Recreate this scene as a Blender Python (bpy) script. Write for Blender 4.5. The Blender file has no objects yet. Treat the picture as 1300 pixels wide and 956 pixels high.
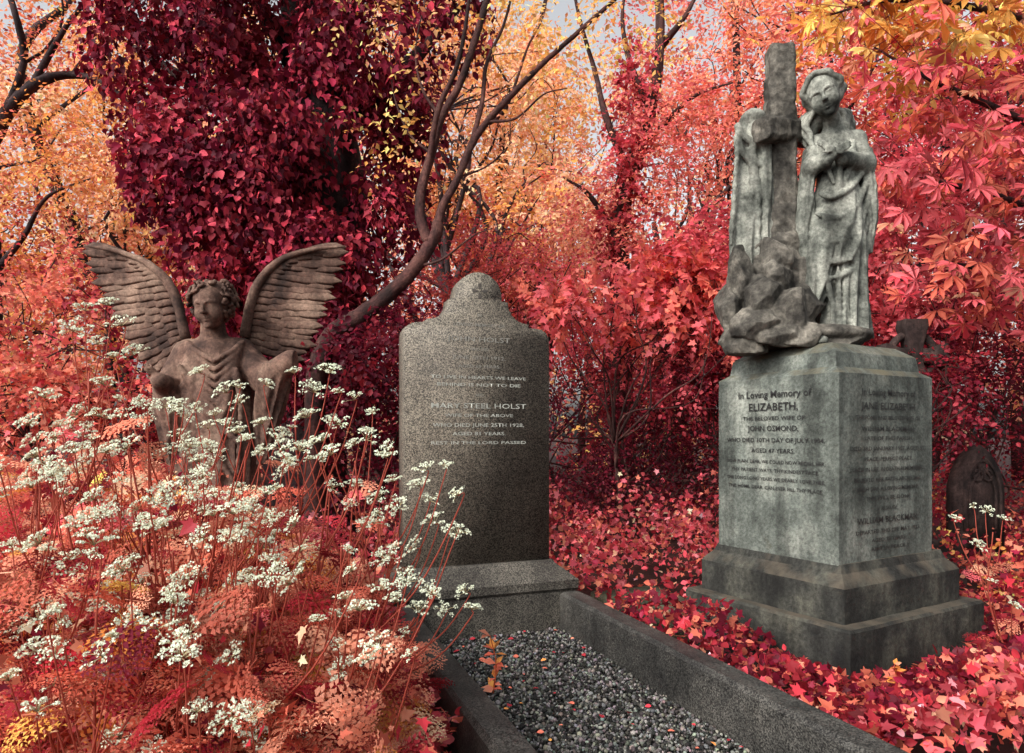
import bpy, bmesh, math, random
import numpy as np
from mathutils import Vector, Matrix, noise as mnoise
rng=np.random.default_rng(11); random.seed(11)
S=bpy.context.scene; C=S.collection
F=867.0
def A(*x): return np.array(x,dtype=float)
def P(u,v,Y): return A((u-650)/F*Y, Y, 1+(550-v)/F*Y)
def nz(v): 
    v=np.asarray(v,dtype=float); return v/(np.linalg.norm(v,axis=-1,keepdims=True)+1e-9)
# ------------------------------------------------------------------ materials
def newmat(name):
    m=bpy.data.materials.new(name); m.use_nodes=True; nt=m.node_tree
    for n in list(nt.nodes): nt.nodes.remove(n)
    return m,nt,nt.nodes,nt.links
def leafmat(name,trans=.35,rough=.55,spec=.25):
    m,nt,N,L=newmat(name)
    out=N.new('ShaderNodeOutputMaterial'); at=N.new('ShaderNodeAttribute'); at.attribute_name='Col'
    p=N.new('ShaderNodeBsdfPrincipled'); p.inputs['Roughness'].default_value=rough; p.inputs['Specular IOR Level'].default_value=spec
    L.new(at.outputs['Color'],p.inputs['Base Color'])
    if trans<=0: L.new(p.outputs[0],out.inputs[0]); return m
    t=N.new('ShaderNodeBsdfTranslucent'); mx=N.new('ShaderNodeMixShader'); mx.inputs[0].default_value=trans
    L.new(at.outputs['Color'],t.inputs['Color'])
    L.new(p.outputs[0],mx.inputs[1]); L.new(t.outputs[0],mx.inputs[2]); L.new(mx.outputs[0],out.inputs[0]); return m
def stone(name,dark,mid,light,scale=3.,streak=.6,speck=None,bump=.5,bscale=60,rough=.85,moss=None,fac=(.35,.5,.68)):
    m,nt,N,L=newmat(name)
    out=N.new('ShaderNodeOutputMaterial'); p=N.new('ShaderNodeBsdfPrincipled'); p.inputs['Roughness'].default_value=rough
    p.inputs['Specular IOR Level'].default_value=.25
    tc=N.new('ShaderNodeTexCoord')
    n1=N.new('ShaderNodeTexNoise'); n1.inputs['Scale'].default_value=scale; n1.inputs['Detail'].default_value=9; n1.inputs['Roughness'].default_value=.65
    L.new(tc.outputs['Object'],n1.inputs['Vector'])
    cr=N.new('ShaderNodeValToRGB'); e=cr.color_ramp.elements
    e[0].position=fac[0]; e[0].color=(*dark,1); e[1].position=fac[2]; e[1].color=(*light,1)
    x=e.new(fac[1]); x.color=(*mid,1)
    L.new(n1.outputs[0],cr.inputs[0]); cur=cr.outputs[0]
    mp=N.new('ShaderNodeMapping'); mp.inputs['Scale'].default_value=(14,14,1.2)
    L.new(tc.outputs['Object'],mp.inputs[0])
    n2=N.new('ShaderNodeTexNoise'); n2.inputs['Scale'].default_value=1.; n2.inputs['Detail'].default_value=5
    L.new(mp.outputs[0],n2.inputs['Vector'])
    r2=N.new('ShaderNodeValToRGB'); r2.color_ramp.elements[0].position=.36; r2.color_ramp.elements[0].color=(1-streak,)*3+(1,)
    r2.color_ramp.elements[1].position=.6; r2.color_ramp.elements[1].color=(1,1,1,1)
    L.new(n2.outputs[0],r2.inputs[0])
    mx=N.new('ShaderNodeMix'); mx.data_type='RGBA'; mx.blend_type='MULTIPLY'; mx.inputs[0].default_value=1
    L.new(cur,mx.inputs[6]); L.new(r2.outputs[0],mx.inputs[7]); cur=mx.outputs[2]
    n3=N.new('ShaderNodeTexNoise'); n3.inputs['Scale'].default_value=bscale; n3.inputs['Detail'].default_value=6
    n3.inputs['Roughness'].default_value=.7
    L.new(tc.outputs['Object'],n3.inputs['Vector'])
    r3=N.new('ShaderNodeValToRGB'); r3.color_ramp.elements[0].position=.35; r3.color_ramp.elements[0].color=(.5,.5,.5,1)
    r3.color_ramp.elements[1].position=.62; r3.color_ramp.elements[1].color=(1.25,1.25,1.25,1)
    L.new(n3.outputs[0],r3.inputs[0])
    m3=N.new('ShaderNodeMix'); m3.data_type='RGBA'; m3.blend_type='MULTIPLY'; m3.inputs[0].default_value=.9
    L.new(cur,m3.inputs[6]); L.new(r3.outputs[0],m3.inputs[7]); cur=m3.outputs[2]
    if speck:
        v=N.new('ShaderNodeTexVoronoi'); v.inputs['Scale'].default_value=speck
        L.new(tc.outputs['Object'],v.inputs['Vector'])
        b=N.new('ShaderNodeSeparateColor'); L.new(v.outputs['Color'],b.inputs[0])
        rr=N.new('ShaderNodeValToRGB'); rr.color_ramp.elements[0].position=.15; rr.color_ramp.elements[0].color=(.2,.2,.2,1)
        rr.color_ramp.elements[1].position=.9; rr.color_ramp.elements[1].color=(2.1,2.05,1.9,1)
        L.new(b.outputs[0],rr.inputs[0])
        m4=N.new('ShaderNodeMix'); m4.data_type='RGBA'; m4.blend_type='MULTIPLY'; m4.inputs[0].default_value=.9
        L.new(cur,m4.inputs[6]); L.new(rr.outputs[0],m4.inputs[7]); cur=m4.outputs[2]
    if moss:
        g=N.new('ShaderNodeNewGeometry'); sp=N.new('ShaderNodeSeparateXYZ'); L.new(g.outputs['Normal'],sp.inputs[0])
        n5=N.new('ShaderNodeTexNoise'); n5.inputs['Scale'].default_value=9; n5.inputs['Detail'].default_value=6
        L.new(tc.outputs['Object'],n5.inputs['Vector'])
        ad=N.new('ShaderNodeMath'); ad.operation='MULTIPLY_ADD'; ad.inputs[1].default_value=.35; L.new(sp.outputs[2],ad.inputs[0]); L.new(n5.outputs[0],ad.inputs[2])
        rg=N.new('ShaderNodeMapRange'); rg.inputs[1].default_value=.66; rg.inputs[2].default_value=.95; L.new(ad.outputs[0],rg.inputs[0])
        m5=N.new('ShaderNodeMix'); m5.data_type='RGBA'; L.new(rg.outputs[0],m5.inputs[0]); L.new(cur,m5.inputs[6]); m5.inputs[7].default_value=(*moss,1); cur=m5.outputs[2]
    L.new(cur,p.inputs['Base Color'])
    bp=N.new('ShaderNodeBump'); bp.inputs['Strength'].default_value=bump; bp.inputs['Distance'].default_value=.01
    ad2=N.new('ShaderNodeMath'); ad2.operation='ADD'; L.new(n3.outputs[0],ad2.inputs[0]); L.new(n1.outputs[0],ad2.inputs[1])
    L.new(ad2.outputs[0],bp.inputs['Height']); L.new(bp.outputs[0],p.inputs['Normal'])
    L.new(p.outputs[0],out.inputs[0]); return m
M_leaf=leafmat('leaf',.5); M_ivy=leafmat('ivy_leaf',.2,.65,.12); M_flower=leafmat('flower',.2,.7,.1); M_peb=leafmat('pebble',0,.8,.2)
M_bark=stone('bark',(.012,.006,.008),(.035,.018,.02),(.09,.045,.045),6,.6,bump=1,bscale=40)
M_barkp=stone('bark_brown',(.02,.008,.008),(.06,.022,.02),(.12,.05,.04),6,.6,bump=1,bscale=40)
M_mon=stone('weathered_limestone',(.040,.046,.041),(.115,.13,.115),(.25,.265,.232),3.6,.5,bump=.5,bscale=70,moss=(.10,.09,.06))
M_fig=stone('weathered_statue_stone',(.03,.033,.028),(.14,.148,.128),(.33,.335,.29),6,.5,bump=.3,bscale=70,fac=(.34,.47,.62))
M_rock=stone('rough_rock_stone',(.022,.02,.017),(.085,.078,.066),(.23,.21,.175),9,.4,bump=.8,bscale=45)
M_step=stone('dark_step_stone',(.010,.010,.010),(.032,.033,.029),(.10,.10,.08),4,.5,bump=.6,bscale=60,moss=(.08,.067,.05))
M_ang=stone('brown_angel_stone',(.035,.018,.014),(.125,.070,.052),(.26,.17,.125),5,.4,bump=.4,bscale=60)
M_gran=stone('brown_granite',(.085,.076,.066),(.115,.103,.088),(.155,.142,.122),2,.15,speck=240,bump=.12,bscale=220,rough=.6)
M_grand=stone('dark_granite',(.045,.042,.04),(.07,.066,.06),(.12,.112,.10),2,.3,speck=240,bump=.15,bscale=200,rough=.5)
M_kerb=stone('kerb_granite',(.016,.016,.017),(.034,.034,.034),(.075,.073,.07),3,.2,speck=260,bump=.2,bscale=150,rough=.5)
M_darkst=stone('brown_gravestone',(.012,.008,.008),(.035,.022,.02),(.09,.055,.048),6,.5,bump=.7,bscale=50)
M_slab=stone('mossy_slab',(.03,.035,.022),(.07,.08,.05),(.15,.15,.10),6,.3,bump=.7,bscale=60)
M_soil=stone('soil',(.010,.004,.004),(.03,.010,.008),(.07,.022,.017),5,.0,bump=1,bscale=30)
def flat(name,c,r=.6):
    m,nt,N,L=newmat(name); out=N.new('ShaderNodeOutputMaterial'); p=N.new('ShaderNodeBsdfPrincipled')
    n=N.new('ShaderNodeTexNoise'); n.inputs['Scale'].default_value=25; n.inputs['Detail'].default_value=5
    t=N.new('ShaderNodeTexCoord'); L.new(t.outputs['Object'],n.inputs['Vector'])
    cr=N.new('ShaderNodeValToRGB'); cr.color_ramp.elements[0].position=.3; cr.color_ramp.elements[0].color=(*[x*.6 for x in c],1)
    cr.color_ramp.elements[1].position=.7; cr.color_ramp.elements[1].color=(*[x*1.25 for x in c],1)
    L.new(n.outputs[0],cr.inputs[0]); L.new(cr.outputs[0],p.inputs['Base Color']); p.inputs['Roughness'].default_value=r; L.new(p.outputs[0],out.inputs[0]); return m
M_lead=flat('lead_lettering',(.006,.006,.006)); M_gild=flat('faded_gilt_lettering',(.33,.34,.30)); M_faint=flat('worn_lettering',(.21,.205,.18)); M_cut=flat('cut_granite',(.06,.052,.045))
# ------------------------------------------------------------------ mesh tools
class MB:
    def __init__(s): s.V=[];s.C=[];s.Fs=[];s.n=0
    def add(s,V,faces,col=(.5,.5,.5)):
        V=np.asarray(V,dtype=float).reshape(-1,3)
        if not isinstance(faces,list): faces=[faces]
        for f in faces:
            f=np.asarray(f,dtype=np.int64)
            if f.size: s.Fs.append(f+s.n)
        c=np.asarray(col,dtype=float)
        if c.ndim==1: c=np.tile(c,(len(V),1))
        s.V.append(V); s.C.append(c); s.n+=len(V)
ORG={}
def build(mb,name,mat,parent=None,origin=None,smooth=False,sharp=None):
    V=np.concatenate(mb.V); Cc=np.concatenate(mb.C)
    if parent is not None: o0=ORG[parent.name]
    elif origin is not None: o0=np.asarray(origin,float)
    else: o0=np.zeros(3)
    me=bpy.data.meshes.new(name); me.vertices.add(len(V)); me.vertices.foreach_set('co',(V-o0).astype(np.float32).ravel())
    lv=np.concatenate([f.ravel() for f in mb.Fs]); tot=np.concatenate([np.full(len(f),f.shape[1]) for f in mb.Fs])
    st=np.concatenate([[0],np.cumsum(tot)[:-1]])
    me.loops.add(len(lv)); me.loops.foreach_set('vertex_index',lv.astype(np.int32))
    me.polygons.add(len(tot)); me.polygons.foreach_set('loop_start',st.astype(np.int32))
    me.update(calc_edges=True)
    a=me.color_attributes.new('Col','FLOAT_COLOR','POINT')
    a.data.foreach_set('color',np.concatenate([Cc,np.ones((len(Cc),1))],1).astype(np.float32).ravel())
    if smooth:
        me.polygons.foreach_set('use_smooth',np.ones(len(tot),dtype=bool))
        if sharp: me.set_sharp_from_angle(angle=math.radians(sharp))
    me.validate(); me.materials.append(mat)
    o=bpy.data.objects.new(name,me); C.objects.link(o)
    if parent is not None: o.parent=parent
    else: o.location=o0
    ORG[o.name]=o0
    return o
def thing(name,label,cat,loc,group=None):
    o=bpy.data.objects.new(name,None); o.empty_display_size=.1; C.objects.link(o); o.location=loc; ORG[o.name]=np.asarray(loc,float)
    return tag(o,label,cat,group)
def tag(o,label=None,cat=None,group=None,kind=None):
    if label:o['label']=label
    if cat:o['category']=cat
    if group:o['group']=group
    if kind:o['kind']=kind
    return o
def catmull(pts,m=6):
    p=np.asarray(pts,float); n=len(p)
    if n<3: return np.array([p[0]+(p[-1]-p[0])*t for t in np.linspace(0,1,m+1)])
    q=np.vstack([2*p[0]-p[1],p,2*p[-1]-p[-2]]); out=[]
    for i in range(n-1):
        a,b,c,d=q[i:i+4]
        for t in np.arange(m)/m: out.append(.5*((2*b)+(-a+c)*t+(2*a-5*b+4*c-d)*t*t+(-a+3*b-3*c+d)*t**3))
    out.append(p[-1]); return np.array(out)
def tube(mb,path,radii,k=6,col=(.5,.5,.5),rough=0):
    p=np.asarray(path,float); n=len(p); r=np.interp(np.linspace(0,1,n),np.linspace(0,1,len(radii)),radii)
    t=nz(np.gradient(p,axis=0)); ref=A(0.13,1,0.21) if abs(nz(p[-1]-p[0])[1])<.85 else A(1,.1,.2)
    a=nz(np.cross(t,ref)); b=np.cross(t,a); th=np.linspace(0,2*np.pi,k,endpoint=False)
    rr=r[:,None]*np.ones((1,k))
    if rough: rr=rr*(1+rough*rng.normal(size=rr.shape))
    V=p[:,None]+rr[...,None]*(np.cos(th)[None,:,None]*a[:,None]+np.sin(th)[None,:,None]*b[:,None])
    i=np.arange(n-1)[:,None]*k; j=np.arange(k)[None]; j2=(j+1)%k
    f=np.stack([i+j,i+j2,i+k+j2,i+k+j],-1).reshape(-1,4)
    mb.add(V,[f,np.arange(k)[None,::-1],(n-1)*k+np.arange(k)[None]],col)
bm=bmesh.new(); bmesh.ops.create_icosphere(bm,subdivisions=1,radius=1); IC1=np.array([v.co[:] for v in bm.verts]); IC1F=np.array([[v.index for v in f.verts] for f in bm.faces]); bm.free()
def loft(mb,rings):
    R=np.array(rings); n,k=R.shape[:2]
    i=np.arange(n-1)[:,None]*k; j=np.arange(k)[None]; j2=(j+1)%k
    f=np.stack([i+j,i+j2,i+k+j2,i+k+j],-1).reshape(-1,4)
    V=np.vstack([R.reshape(-1,3),R[0].mean(0),R[-1].mean(0)]); jj=np.arange(k)
    c0=np.stack([(jj+1)%k,jj,np.full(k,n*k)],1); c1=np.stack([(n-1)*k+jj,(n-1)*k+(jj+1)%k,np.full(k,n*k+1)],1)
    mb.add(V,[f,c0,c1])
# ---- sculpting in a signed distance field, surfaced by surface nets
class SD:
    def __init__(s,lo,hi,h):
        s.lo=np.asarray(lo,float); s.h=h; n=np.ceil((np.asarray(hi)-s.lo)/h).astype(int)+1; s.n=n
        s.ax=[s.lo[i]+h*np.arange(n[i]) for i in range(3)]; s.f=np.full(tuple(n),.5,np.float32)
    def reg(s,lo,hi):
        sl=[]
        for i in range(3):
            a_=max(1,int((lo[i]-s.lo[i])/s.h)-1); b_=min(s.n[i]-1,int((hi[i]-s.lo[i])/s.h)+2)
            if b_<=a_: return None
            sl.append(slice(a_,b_))
        return tuple(sl),s.ax[0][sl[0]][:,None,None],s.ax[1][sl[1]][None,:,None],s.ax[2][sl[2]][None,None,:]
    def join(s,sl,d,k):
        a_=s.f[sl]; t=np.clip(.5+.5*(a_-d)/k,0,1); s.f[sl]=a_+(d-a_)*t-k*t*(1-t)
    def cut(s,sl,d,k):
        a_=s.f[sl]; t=np.clip(.5-.5*(a_+d)/k,0,1); s.f[sl]=a_+(-d-a_)*t+k*t*(1-t)
    def cap(s,a_,b_,ra,rb,k=.01):
        a_=np.asarray(a_,float); b_=np.asarray(b_,float); m=max(ra,rb)+k*2+.01; r=s.reg(np.minimum(a_,b_)-m,np.maximum(a_,b_)+m)
        if r is None: return
        sl,x,y,z=r; ba=b_-a_; bb=ba@ba+1e-12; t=np.clip(((x-a_[0])*ba[0]+(y-a_[1])*ba[1]+(z-a_[2])*ba[2])/bb,0,1)
        d=np.sqrt((x-a_[0]-ba[0]*t)**2+(y-a_[1]-ba[1]*t)**2+(z-a_[2]-ba[2]*t)**2)-(ra+(rb-ra)*t); s.join(sl,d,k)
    def chain(s,q,r0,r1,k=.01):
        n=len(q)-1
        for i in range(n): s.cap(q[i],q[i+1],r0+(r1-r0)*i/n,r0+(r1-r0)*(i+1)/n,k)
    def ell(s,c,r,R=None,k=.01,sub=False):
        c=np.asarray(c,float); r=np.asarray(r,float); R=np.eye(3) if R is None else np.asarray(R); m=r.max()+k*2+.01; g_=s.reg(c-m,c+m)
        if g_ is None: return
        sl,x,y,z=g_; X=x-c[0];Y_=y-c[1];Z_=z-c[2]; q=[(X*R[0,i]+Y_*R[1,i]+Z_*R[2,i]) for i in range(3)]
        k0=np.sqrt(sum((q[i]/r[i])**2 for i in range(3))); k1=np.sqrt(sum((q[i]/r[i]**2)**2 for i in range(3)))+1e-6; d=k0*(k0-1)/k1
        (s.cut if sub else s.join)(sl,d,k)
    def robe(s,secs,nf=8,ph=0.,twist=1.2,k=.012,pw=1.2):
        q=np.asarray(secs,float); o=np.argsort(q[:,2]); q=q[o]; zt,zb=q[-1,2],q[0,2]; m=q[:,3:5].max()*1.4+.03
        sl,x,y,z=s.reg((q[:,0].min()-m,q[:,1].min()-m,zb-.02),(q[:,0].max()+m,q[:,1].max()+m,zt+.02))
        zz=np.clip(z,zb,zt); g_=lambda i: np.interp(zz.ravel(),q[:,2],q[:,i])[None,None,:]
        cx,cy,rx,ry,am=g_(0),g_(1),g_(3),g_(4),g_(5); T=(zt-zz)/(zt-zb); X=(x-cx)/rx;Y_=(y-cy)/ry; th=np.arctan2(Y_,X); rho=np.sqrt(X*X+Y_*Y_)
        w=np.sin(nf*th+ph+twist*T+1.1*np.sin(2*th+3*T)+.5*np.sin(5*th-4*T)); w=1-2*np.abs(w)**pw+.3*np.sin((2*nf+1)*th+2*ph-2.1*T)
        d=(rho-1-am*w)*np.minimum(rx,ry)*.85; d=np.maximum(d,np.maximum(z-zt,zb-z)); s.join(sl,d,k)
    def chunk(s,c,r,k=.002,np_=9):
        c=np.asarray(c,float); r=np.asarray(r,float); nrm=rdir(np_); nrm=np.vstack([nrm,-nrm[:5]]); hh=.6+.4*rng.random(len(nrm)); m=r*1.35
        g_=s.reg(c-m,c+m)
        if g_ is None:return
        sl,x,y,z=g_; X=(x-c[0])/r[0];Y_=(y-c[1])/r[1];Z_=(z-c[2])/r[2]; d=np.sqrt(X*X+Y_*Y_+Z_*Z_)-1.2
        for n_,h_ in zip(nrm,hh): d=np.maximum(d,n_[0]*X+n_[1]*Y_+n_[2]*Z_-h_)
        s.join(sl,d*r.min(),k)
    def mesh(s,name,mat,parent,nd=0,ns=20,sharp=None):
        f=s.f; ins=f<0; c=[(i,j,k) for i in(0,1) for j in(0,1) for k in(0,1)]; n=s.n
        sub=lambda i,j,k: ins[i:n[0]-1+i,j:n[1]-1+j,k:n[2]-1+k]
        cnt=sum(sub(*q).astype(np.int8) for q in c); I=np.argwhere((cnt>0)&(cnt<8)); vid=np.full(tuple(n-1),-1,np.int64); vid[tuple(I.T)]=np.arange(len(I))
        val={q:f[I[:,0]+q[0],I[:,1]+q[1],I[:,2]+q[2]].astype(float) for q in c}; acc=np.zeros((len(I),3)); ct=np.zeros(len(I))
        for p_ in c:
            for ax in range(3):
                if p_[ax]==0:
                    q_=list(p_); q_[ax]=1; q_=tuple(q_); va,vb=val[p_],val[q_]; m=(va<0)!=(vb<0); t=np.where(m,va/np.where(m,va-vb,1),0)
                    pt=np.tile(np.array(p_,float),(len(I),1)); pt[:,ax]+=t; acc+=pt*m[:,None]; ct+=m
        V=s.lo+s.h*(I+acc/ct[:,None]); Fq=[]
        for ax in range(3):
            a1,a2=(ax+1)%3,(ax+2)%3; l0=[slice(None)]*3; l1=[slice(None)]*3; l0[ax]=slice(0,n[ax]-1); l1[ax]=slice(1,n[ax])
            E=np.argwhere(ins[tuple(l0)]!=ins[tuple(l1)]); E=E[(E[:,a1]>0)&(E[:,a2]>0)&(E[:,a1]<n[a1]-1)&(E[:,a2]<n[a2]-1)]
            e1_=np.zeros(3,int);e1_[a1]=1;e2_=np.zeros(3,int);e2_[a2]=1
            q=np.stack([vid[tuple((E-e1_-e2_).T)],vid[tuple((E-e2_).T)],vid[tuple(E.T)],vid[tuple((E-e1_).T)]],1)
            fl_=~ins[tuple(E.T)]; q[fl_]=q[fl_][:,::-1]; Fq.append(q)
        if nd:
            N3=np.array([mnoise.noise_vector(Vector(p*ns)) for p in V]); V=V+N3*nd
        mb=MB(); mb.add(V,Fq); return build(mb,name,mat,parent,smooth=True,sharp=sharp)
def basis(n,d):
    y=nz(d); z=nz(n-(n*y).sum(-1,keepdims=True)*y); x=np.cross(y,z)
    return np.stack([x,y,z],-1)
def scatter(mb,tmpl,R,T,size,cols):
    tv,tf=tmpl; N=len(T); k=len(tv)
    V=np.einsum('nij,kj->nki',R*np.asarray(size)[:,None,None],tv)+T[:,None]
    fs=[(f[None]+(np.arange(N)*k)[:,None,None]).reshape(-1,f.shape[1]) for f in tf]
    mb.add(V.reshape(-1,3),fs,np.repeat(cols,k,axis=0))
LEAF=(A((0,0,0),(.26,.42,.07),(0,1,-.08),(-.26,.42,.07)),[np.array([[0,1,2],[0,2,3]])])
IVY=(A((0,0,0),(.26,-.1,.02),(.5,.28,.08),(.22,.46,.05),(0,1,-.1),(-.22,.46,.05),(-.5,.28,.08),(-.26,-.1,.02)),[np.array([[0,1,2,3,4],[0,4,5,6,7]])])
OVAL=(A((0,0,0),(.2,.12,.04),(.36,.42,.08),(.24,.76,.03),(0,1,-.1),(-.24,.76,.03),(-.36,.42,.08),(-.2,.12,.04)),[np.array([[0,1,2,3,4],[0,4,5,6,7]])])
def palm():
    V=[];Fq=[]
    for a,l in ((0,1),(38,.93),(-38,.93),(78,.72),(-78,.72),(125,.45),(-125,.45)):
        c,s=math.cos(math.radians(a)),math.sin(math.radians(a)); n=len(V)
        for x,y,z in ((0,.04,0),(.07,.35,.03),(.15,.68,.02),(0,1,-.16),(-.15,.68,.02),(-.07,.35,.03)):
            V.append(((x*c+y*s)*l,(-x*s+y*c)*l,z*l-.12*y*y))
        Fq+=[[n,n+1,n+2,n+3],[n,n+3,n+4,n+5]]
    return (np.array(V),[np.array(Fq)])
PALM=palm()
def maple():
    pts=[(0,0),(.12,-.08),(.42,-.12),(.3,.12),(.62,.42),(.3,.42),(.22,.6),(0,1)]
    V=[(x,y,.12*abs(x)-.1*y*y) for x,y in pts]+[(-x,y,.12*abs(x)-.1*y*y) for x,y in pts[1:-1]]
    return (np.array(V),[np.array([[0,1,2,3,4,5,6,7],[0,7,13,12,11,10,9,8]])])
MAPLE=maple()
def rdir(n): return nz(rng.normal(size=(n,3)))
CR=dict(black=(.035,.003,.008),wine=(.075,.005,.016),crimson=(.17,.010,.028),red=(.34,.026,.038),rose=(.55,.070,.095),pink=(.74,.15,.17),coral=(.80,.20,.13),salmon=(.91,.37,.24),orange=(.90,.35,.09),amber=(.92,.50,.13),yellow=(.94,.68,.24),peach=(.95,.58,.38))
def pal(s):
    out=[];w=[]
    for it in s.split():
        n,x=it.split(':'); out.append(CR[n]); w.append(float(x))
    return np.array(out),np.array(w)/sum(w)
def colors(n,p,clump=None,mix=.55,br=.28):
    c,w=p; a=c[rng.choice(len(c),n,p=w)]
    if clump is not None: a=a*(1-mix)+clump*mix
    return np.clip(a*np.exp(rng.normal(0,br,size=(n,1))),0,.95)
def sprays(mb,centers,radii,n,size,tmpl,p,m=10,L=.5,droop=.25,shell=.45,br=.24):
    centers=np.asarray(centers,float); radii=np.asarray(radii,float); K=len(centers)
    M=max(1,n//m); vol=radii.prod(1)**(2/3); ci=rng.choice(K,M,p=vol/vol.sum())
    cc=p[0][rng.choice(len(p[0]),K,p=p[1])]
    d=rdir(M); r=shell+(1-shell)*rng.random((M,1)); o=centers[ci]+d*radii[ci]*r
    di=nz(d*.7+rng.normal(size=(M,3))*.45+A(0,0,-.05)); up=nz(A(0,0,1)+rng.normal(size=(M,3))*.45+A(0,-.35,0))
    lat=nz(np.cross(di,up)); nr=np.cross(lat,di); Ls=L*(.6+.8*rng.random((M,1)))
    V=[];R=[];sz=[];cl=[]
    for j in range(m):
        t=(j+.6)/m; pos=o+di*Ls*t-A(0,0,1)*droop*t*t*Ls; side=1 if j%2 else -1
        if j==m-1: side=0
        dd=nz(di*.55+side*lat*.85+A(0,0,-.25)+rng.normal(size=(M,3))*.2); nn=nz(nr+rng.normal(size=(M,3))*.35)
        V.append(pos); R.append(basis(nn,dd)); sz.append(size*(.6+.7*rng.random(M))*(1-.25*t)); cl.append(colors(M,p,cc[ci],.6,br))
    scatter(mb,tmpl,np.concatenate(R),np.concatenate(V),np.concatenate(sz),np.concatenate(cl))
def limb(mb,a,b,r0,r1,k=6,bend=.15,m=5):
    a=np.asarray(a);b=np.asarray(b);L=np.linalg.norm(b-a)
    p=catmull([a,a+(b-a)*.33+rng.normal(size=3)*L*bend*.5,a+(b-a)*.66+rng.normal(size=3)*L*bend*.5,b],m); tube(mb,p,[r0,r1],k,rough=.05); return p
# ------------------------------------------------------------------ world, camera
w=bpy.data.worlds.new("World"); S.world=w; w.use_nodes=True; N=w.node_tree.nodes; L=w.node_tree.links
sky=N.new('ShaderNodeTexSky'); sky.sky_type='NISHITA'; sky.sun_disc=False; sky.dust_density=6; sky.air_density=1.0
D=nz(A(.58,.60,-.60)); el=math.asin(-D[2]); sky.sun_elevation=el; sky.sun_rotation=math.atan2(-D[0],-D[1])
bg=N['Background']; hs_=N.new('ShaderNodeHueSaturation'); hs_.inputs['Saturation'].default_value=.16; hs_.inputs['Value'].default_value=2.3
L.new(sky.outputs[0],hs_.inputs['Color']); L.new(hs_.outputs[0],bg.inputs[0]); bg.inputs[1].default_value=.12
sl=bpy.data.lights.new('sun','SUN'); sl.energy=2.5; sl.angle=math.radians(10); sl.color=(1,.91,.80)
so=bpy.data.objects.new('sun',sl); C.objects.link(so); so.rotation_euler=Vector(D).to_track_quat('-Z','Y').to_euler(); so.location=(-3,-3,8)
cam=bpy.data.cameras.new('camera'); co=bpy.data.objects.new('camera',cam); C.objects.link(co); co.location=(0,0,1); co.rotation_euler=(math.pi/2,0,0)
cam.lens=24.01; cam.sensor_width=36; cam.shift_y=72/1300; cam.clip_end=500; cam.clip_start=.05; S.camera=co
S.view_settings.view_transform='Standard'; S.view_settings.look='None'; S.view_settings.exposure=0
# ------------------------------------------------------------------ ground
t=np.linspace(-1,1,161); g=np.sign(t)*np.abs(t)**2.6*140; X,Y=np.meshgrid(g,g+4); Z=-.03+.03*np.sin(X*2.1+1)*np.sin(Y*1.7)-.03
k=161; i=np.arange(k-1)[:,None]*k; j=np.arange(k-1)[None]; mb=MB(); mb.add(np.stack([X,Y,Z],-1),np.stack([i+j,i+j+1,i+k+j+1,i+k+j],-1).reshape(-1,4))
go=build(mb,'ground',M_soil,smooth=True); go['kind']='structure'
# ------------------------------------------------------------------ grave with headstone
a=nz(A(.35,-.937,0)); wd=nz(A(.937,.35,0)); UP=A(0,0,1)
h0=A(-.5215,3.3,0)
def slab(mb_or,prof,origin,xd,yd,depth,bev=.006):
    bm=bmesh.new(); vs=[bm.verts.new(origin+xd*x+UP*z) for x,z in prof]; f=bm.faces.new(vs)
    r=bmesh.ops.extrude_face_region(bm,geom=[f]); ev=[v for v in r['geom'] if isinstance(v,bmesh.types.BMVert)]
    bmesh.ops.translate(bm,verts=ev,vec=Vector(yd*depth)); bmesh.ops.recalc_face_normals(bm,faces=bm.faces)
    if bev:
        nd=Vector(yd).normalized()
        ed=[e for e in bm.edges if len(e.link_faces)==2 and any(abs(f.normal.dot(nd))>.9 for f in e.link_faces)]
        bmesh.ops.bevel(bm,geom=ed,offset=bev,segments=2,affect='EDGES')
    bmesh.ops.triangulate(bm,faces=bm.faces)
    bm.verts.index_update()
    mb_or.add(np.array([v.co[:] for v in bm.verts]),np.array([[v.index for v in f.verts] for f in bm.faces])); bm.free()
def ringstack(mb,c,e1,e2,secs,rc=.012,m=14,nd=.0,fine=.03):
    zz=[];
    for (z0,a0,b0),(z1,a1,b1) in zip(secs[:-1],secs[1:]):
        n=max(1,int(max(abs(z1-z0),abs(a1-a0))/fine)); 
        for q in range(n): t=q/n; zz.append((z0+(z1-z0)*t,a0+(a1-a0)*t,b0+(b1-b0)*t))
    zz.append(secs[-1]); rings=[]
    for z,ha,hb in zz:
        pts=[]
        cs=[(1,1),(-1,1),(-1,-1),(1,-1)]
        for q,(sx,sy) in enumerate(cs):
            for t in np.linspace(0,np.pi/2,4):
                an=q*np.pi/2+t; pts.append((sx*(ha-rc)+rc*math.cos(an),sy*(hb-rc)+rc*math.sin(an)))
            nx,ny=cs[(q+1)%4]; p0=pts[-1]; an=(q+1)*np.pi/2; p1=(nx*(ha-rc)+rc*math.cos(an),ny*(hb-rc)+rc*math.sin(an))
            for t in np.linspace(0,1,m+2)[1:-1]: pts.append((p0[0]+(p1[0]-p0[0])*t,p0[1]+(p1[1]-p0[1])*t))
        r=[]
        for x,y in pts:
            p=c+e1*x+e2*y+UP*z
            if nd:
                nn=mnoise.noise_vector(Vector(p*7))+.6*mnoise.noise_vector(Vector(p*23)); p=p+np.array(nn)*nd
            r.append(p)
        rings.append(r)
    loft(mb,rings)
HS=thing('headstone','brown granite headstone with a stepped rounded top behind a gravel grave','gravestone',h0+wd*.38,)
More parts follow.
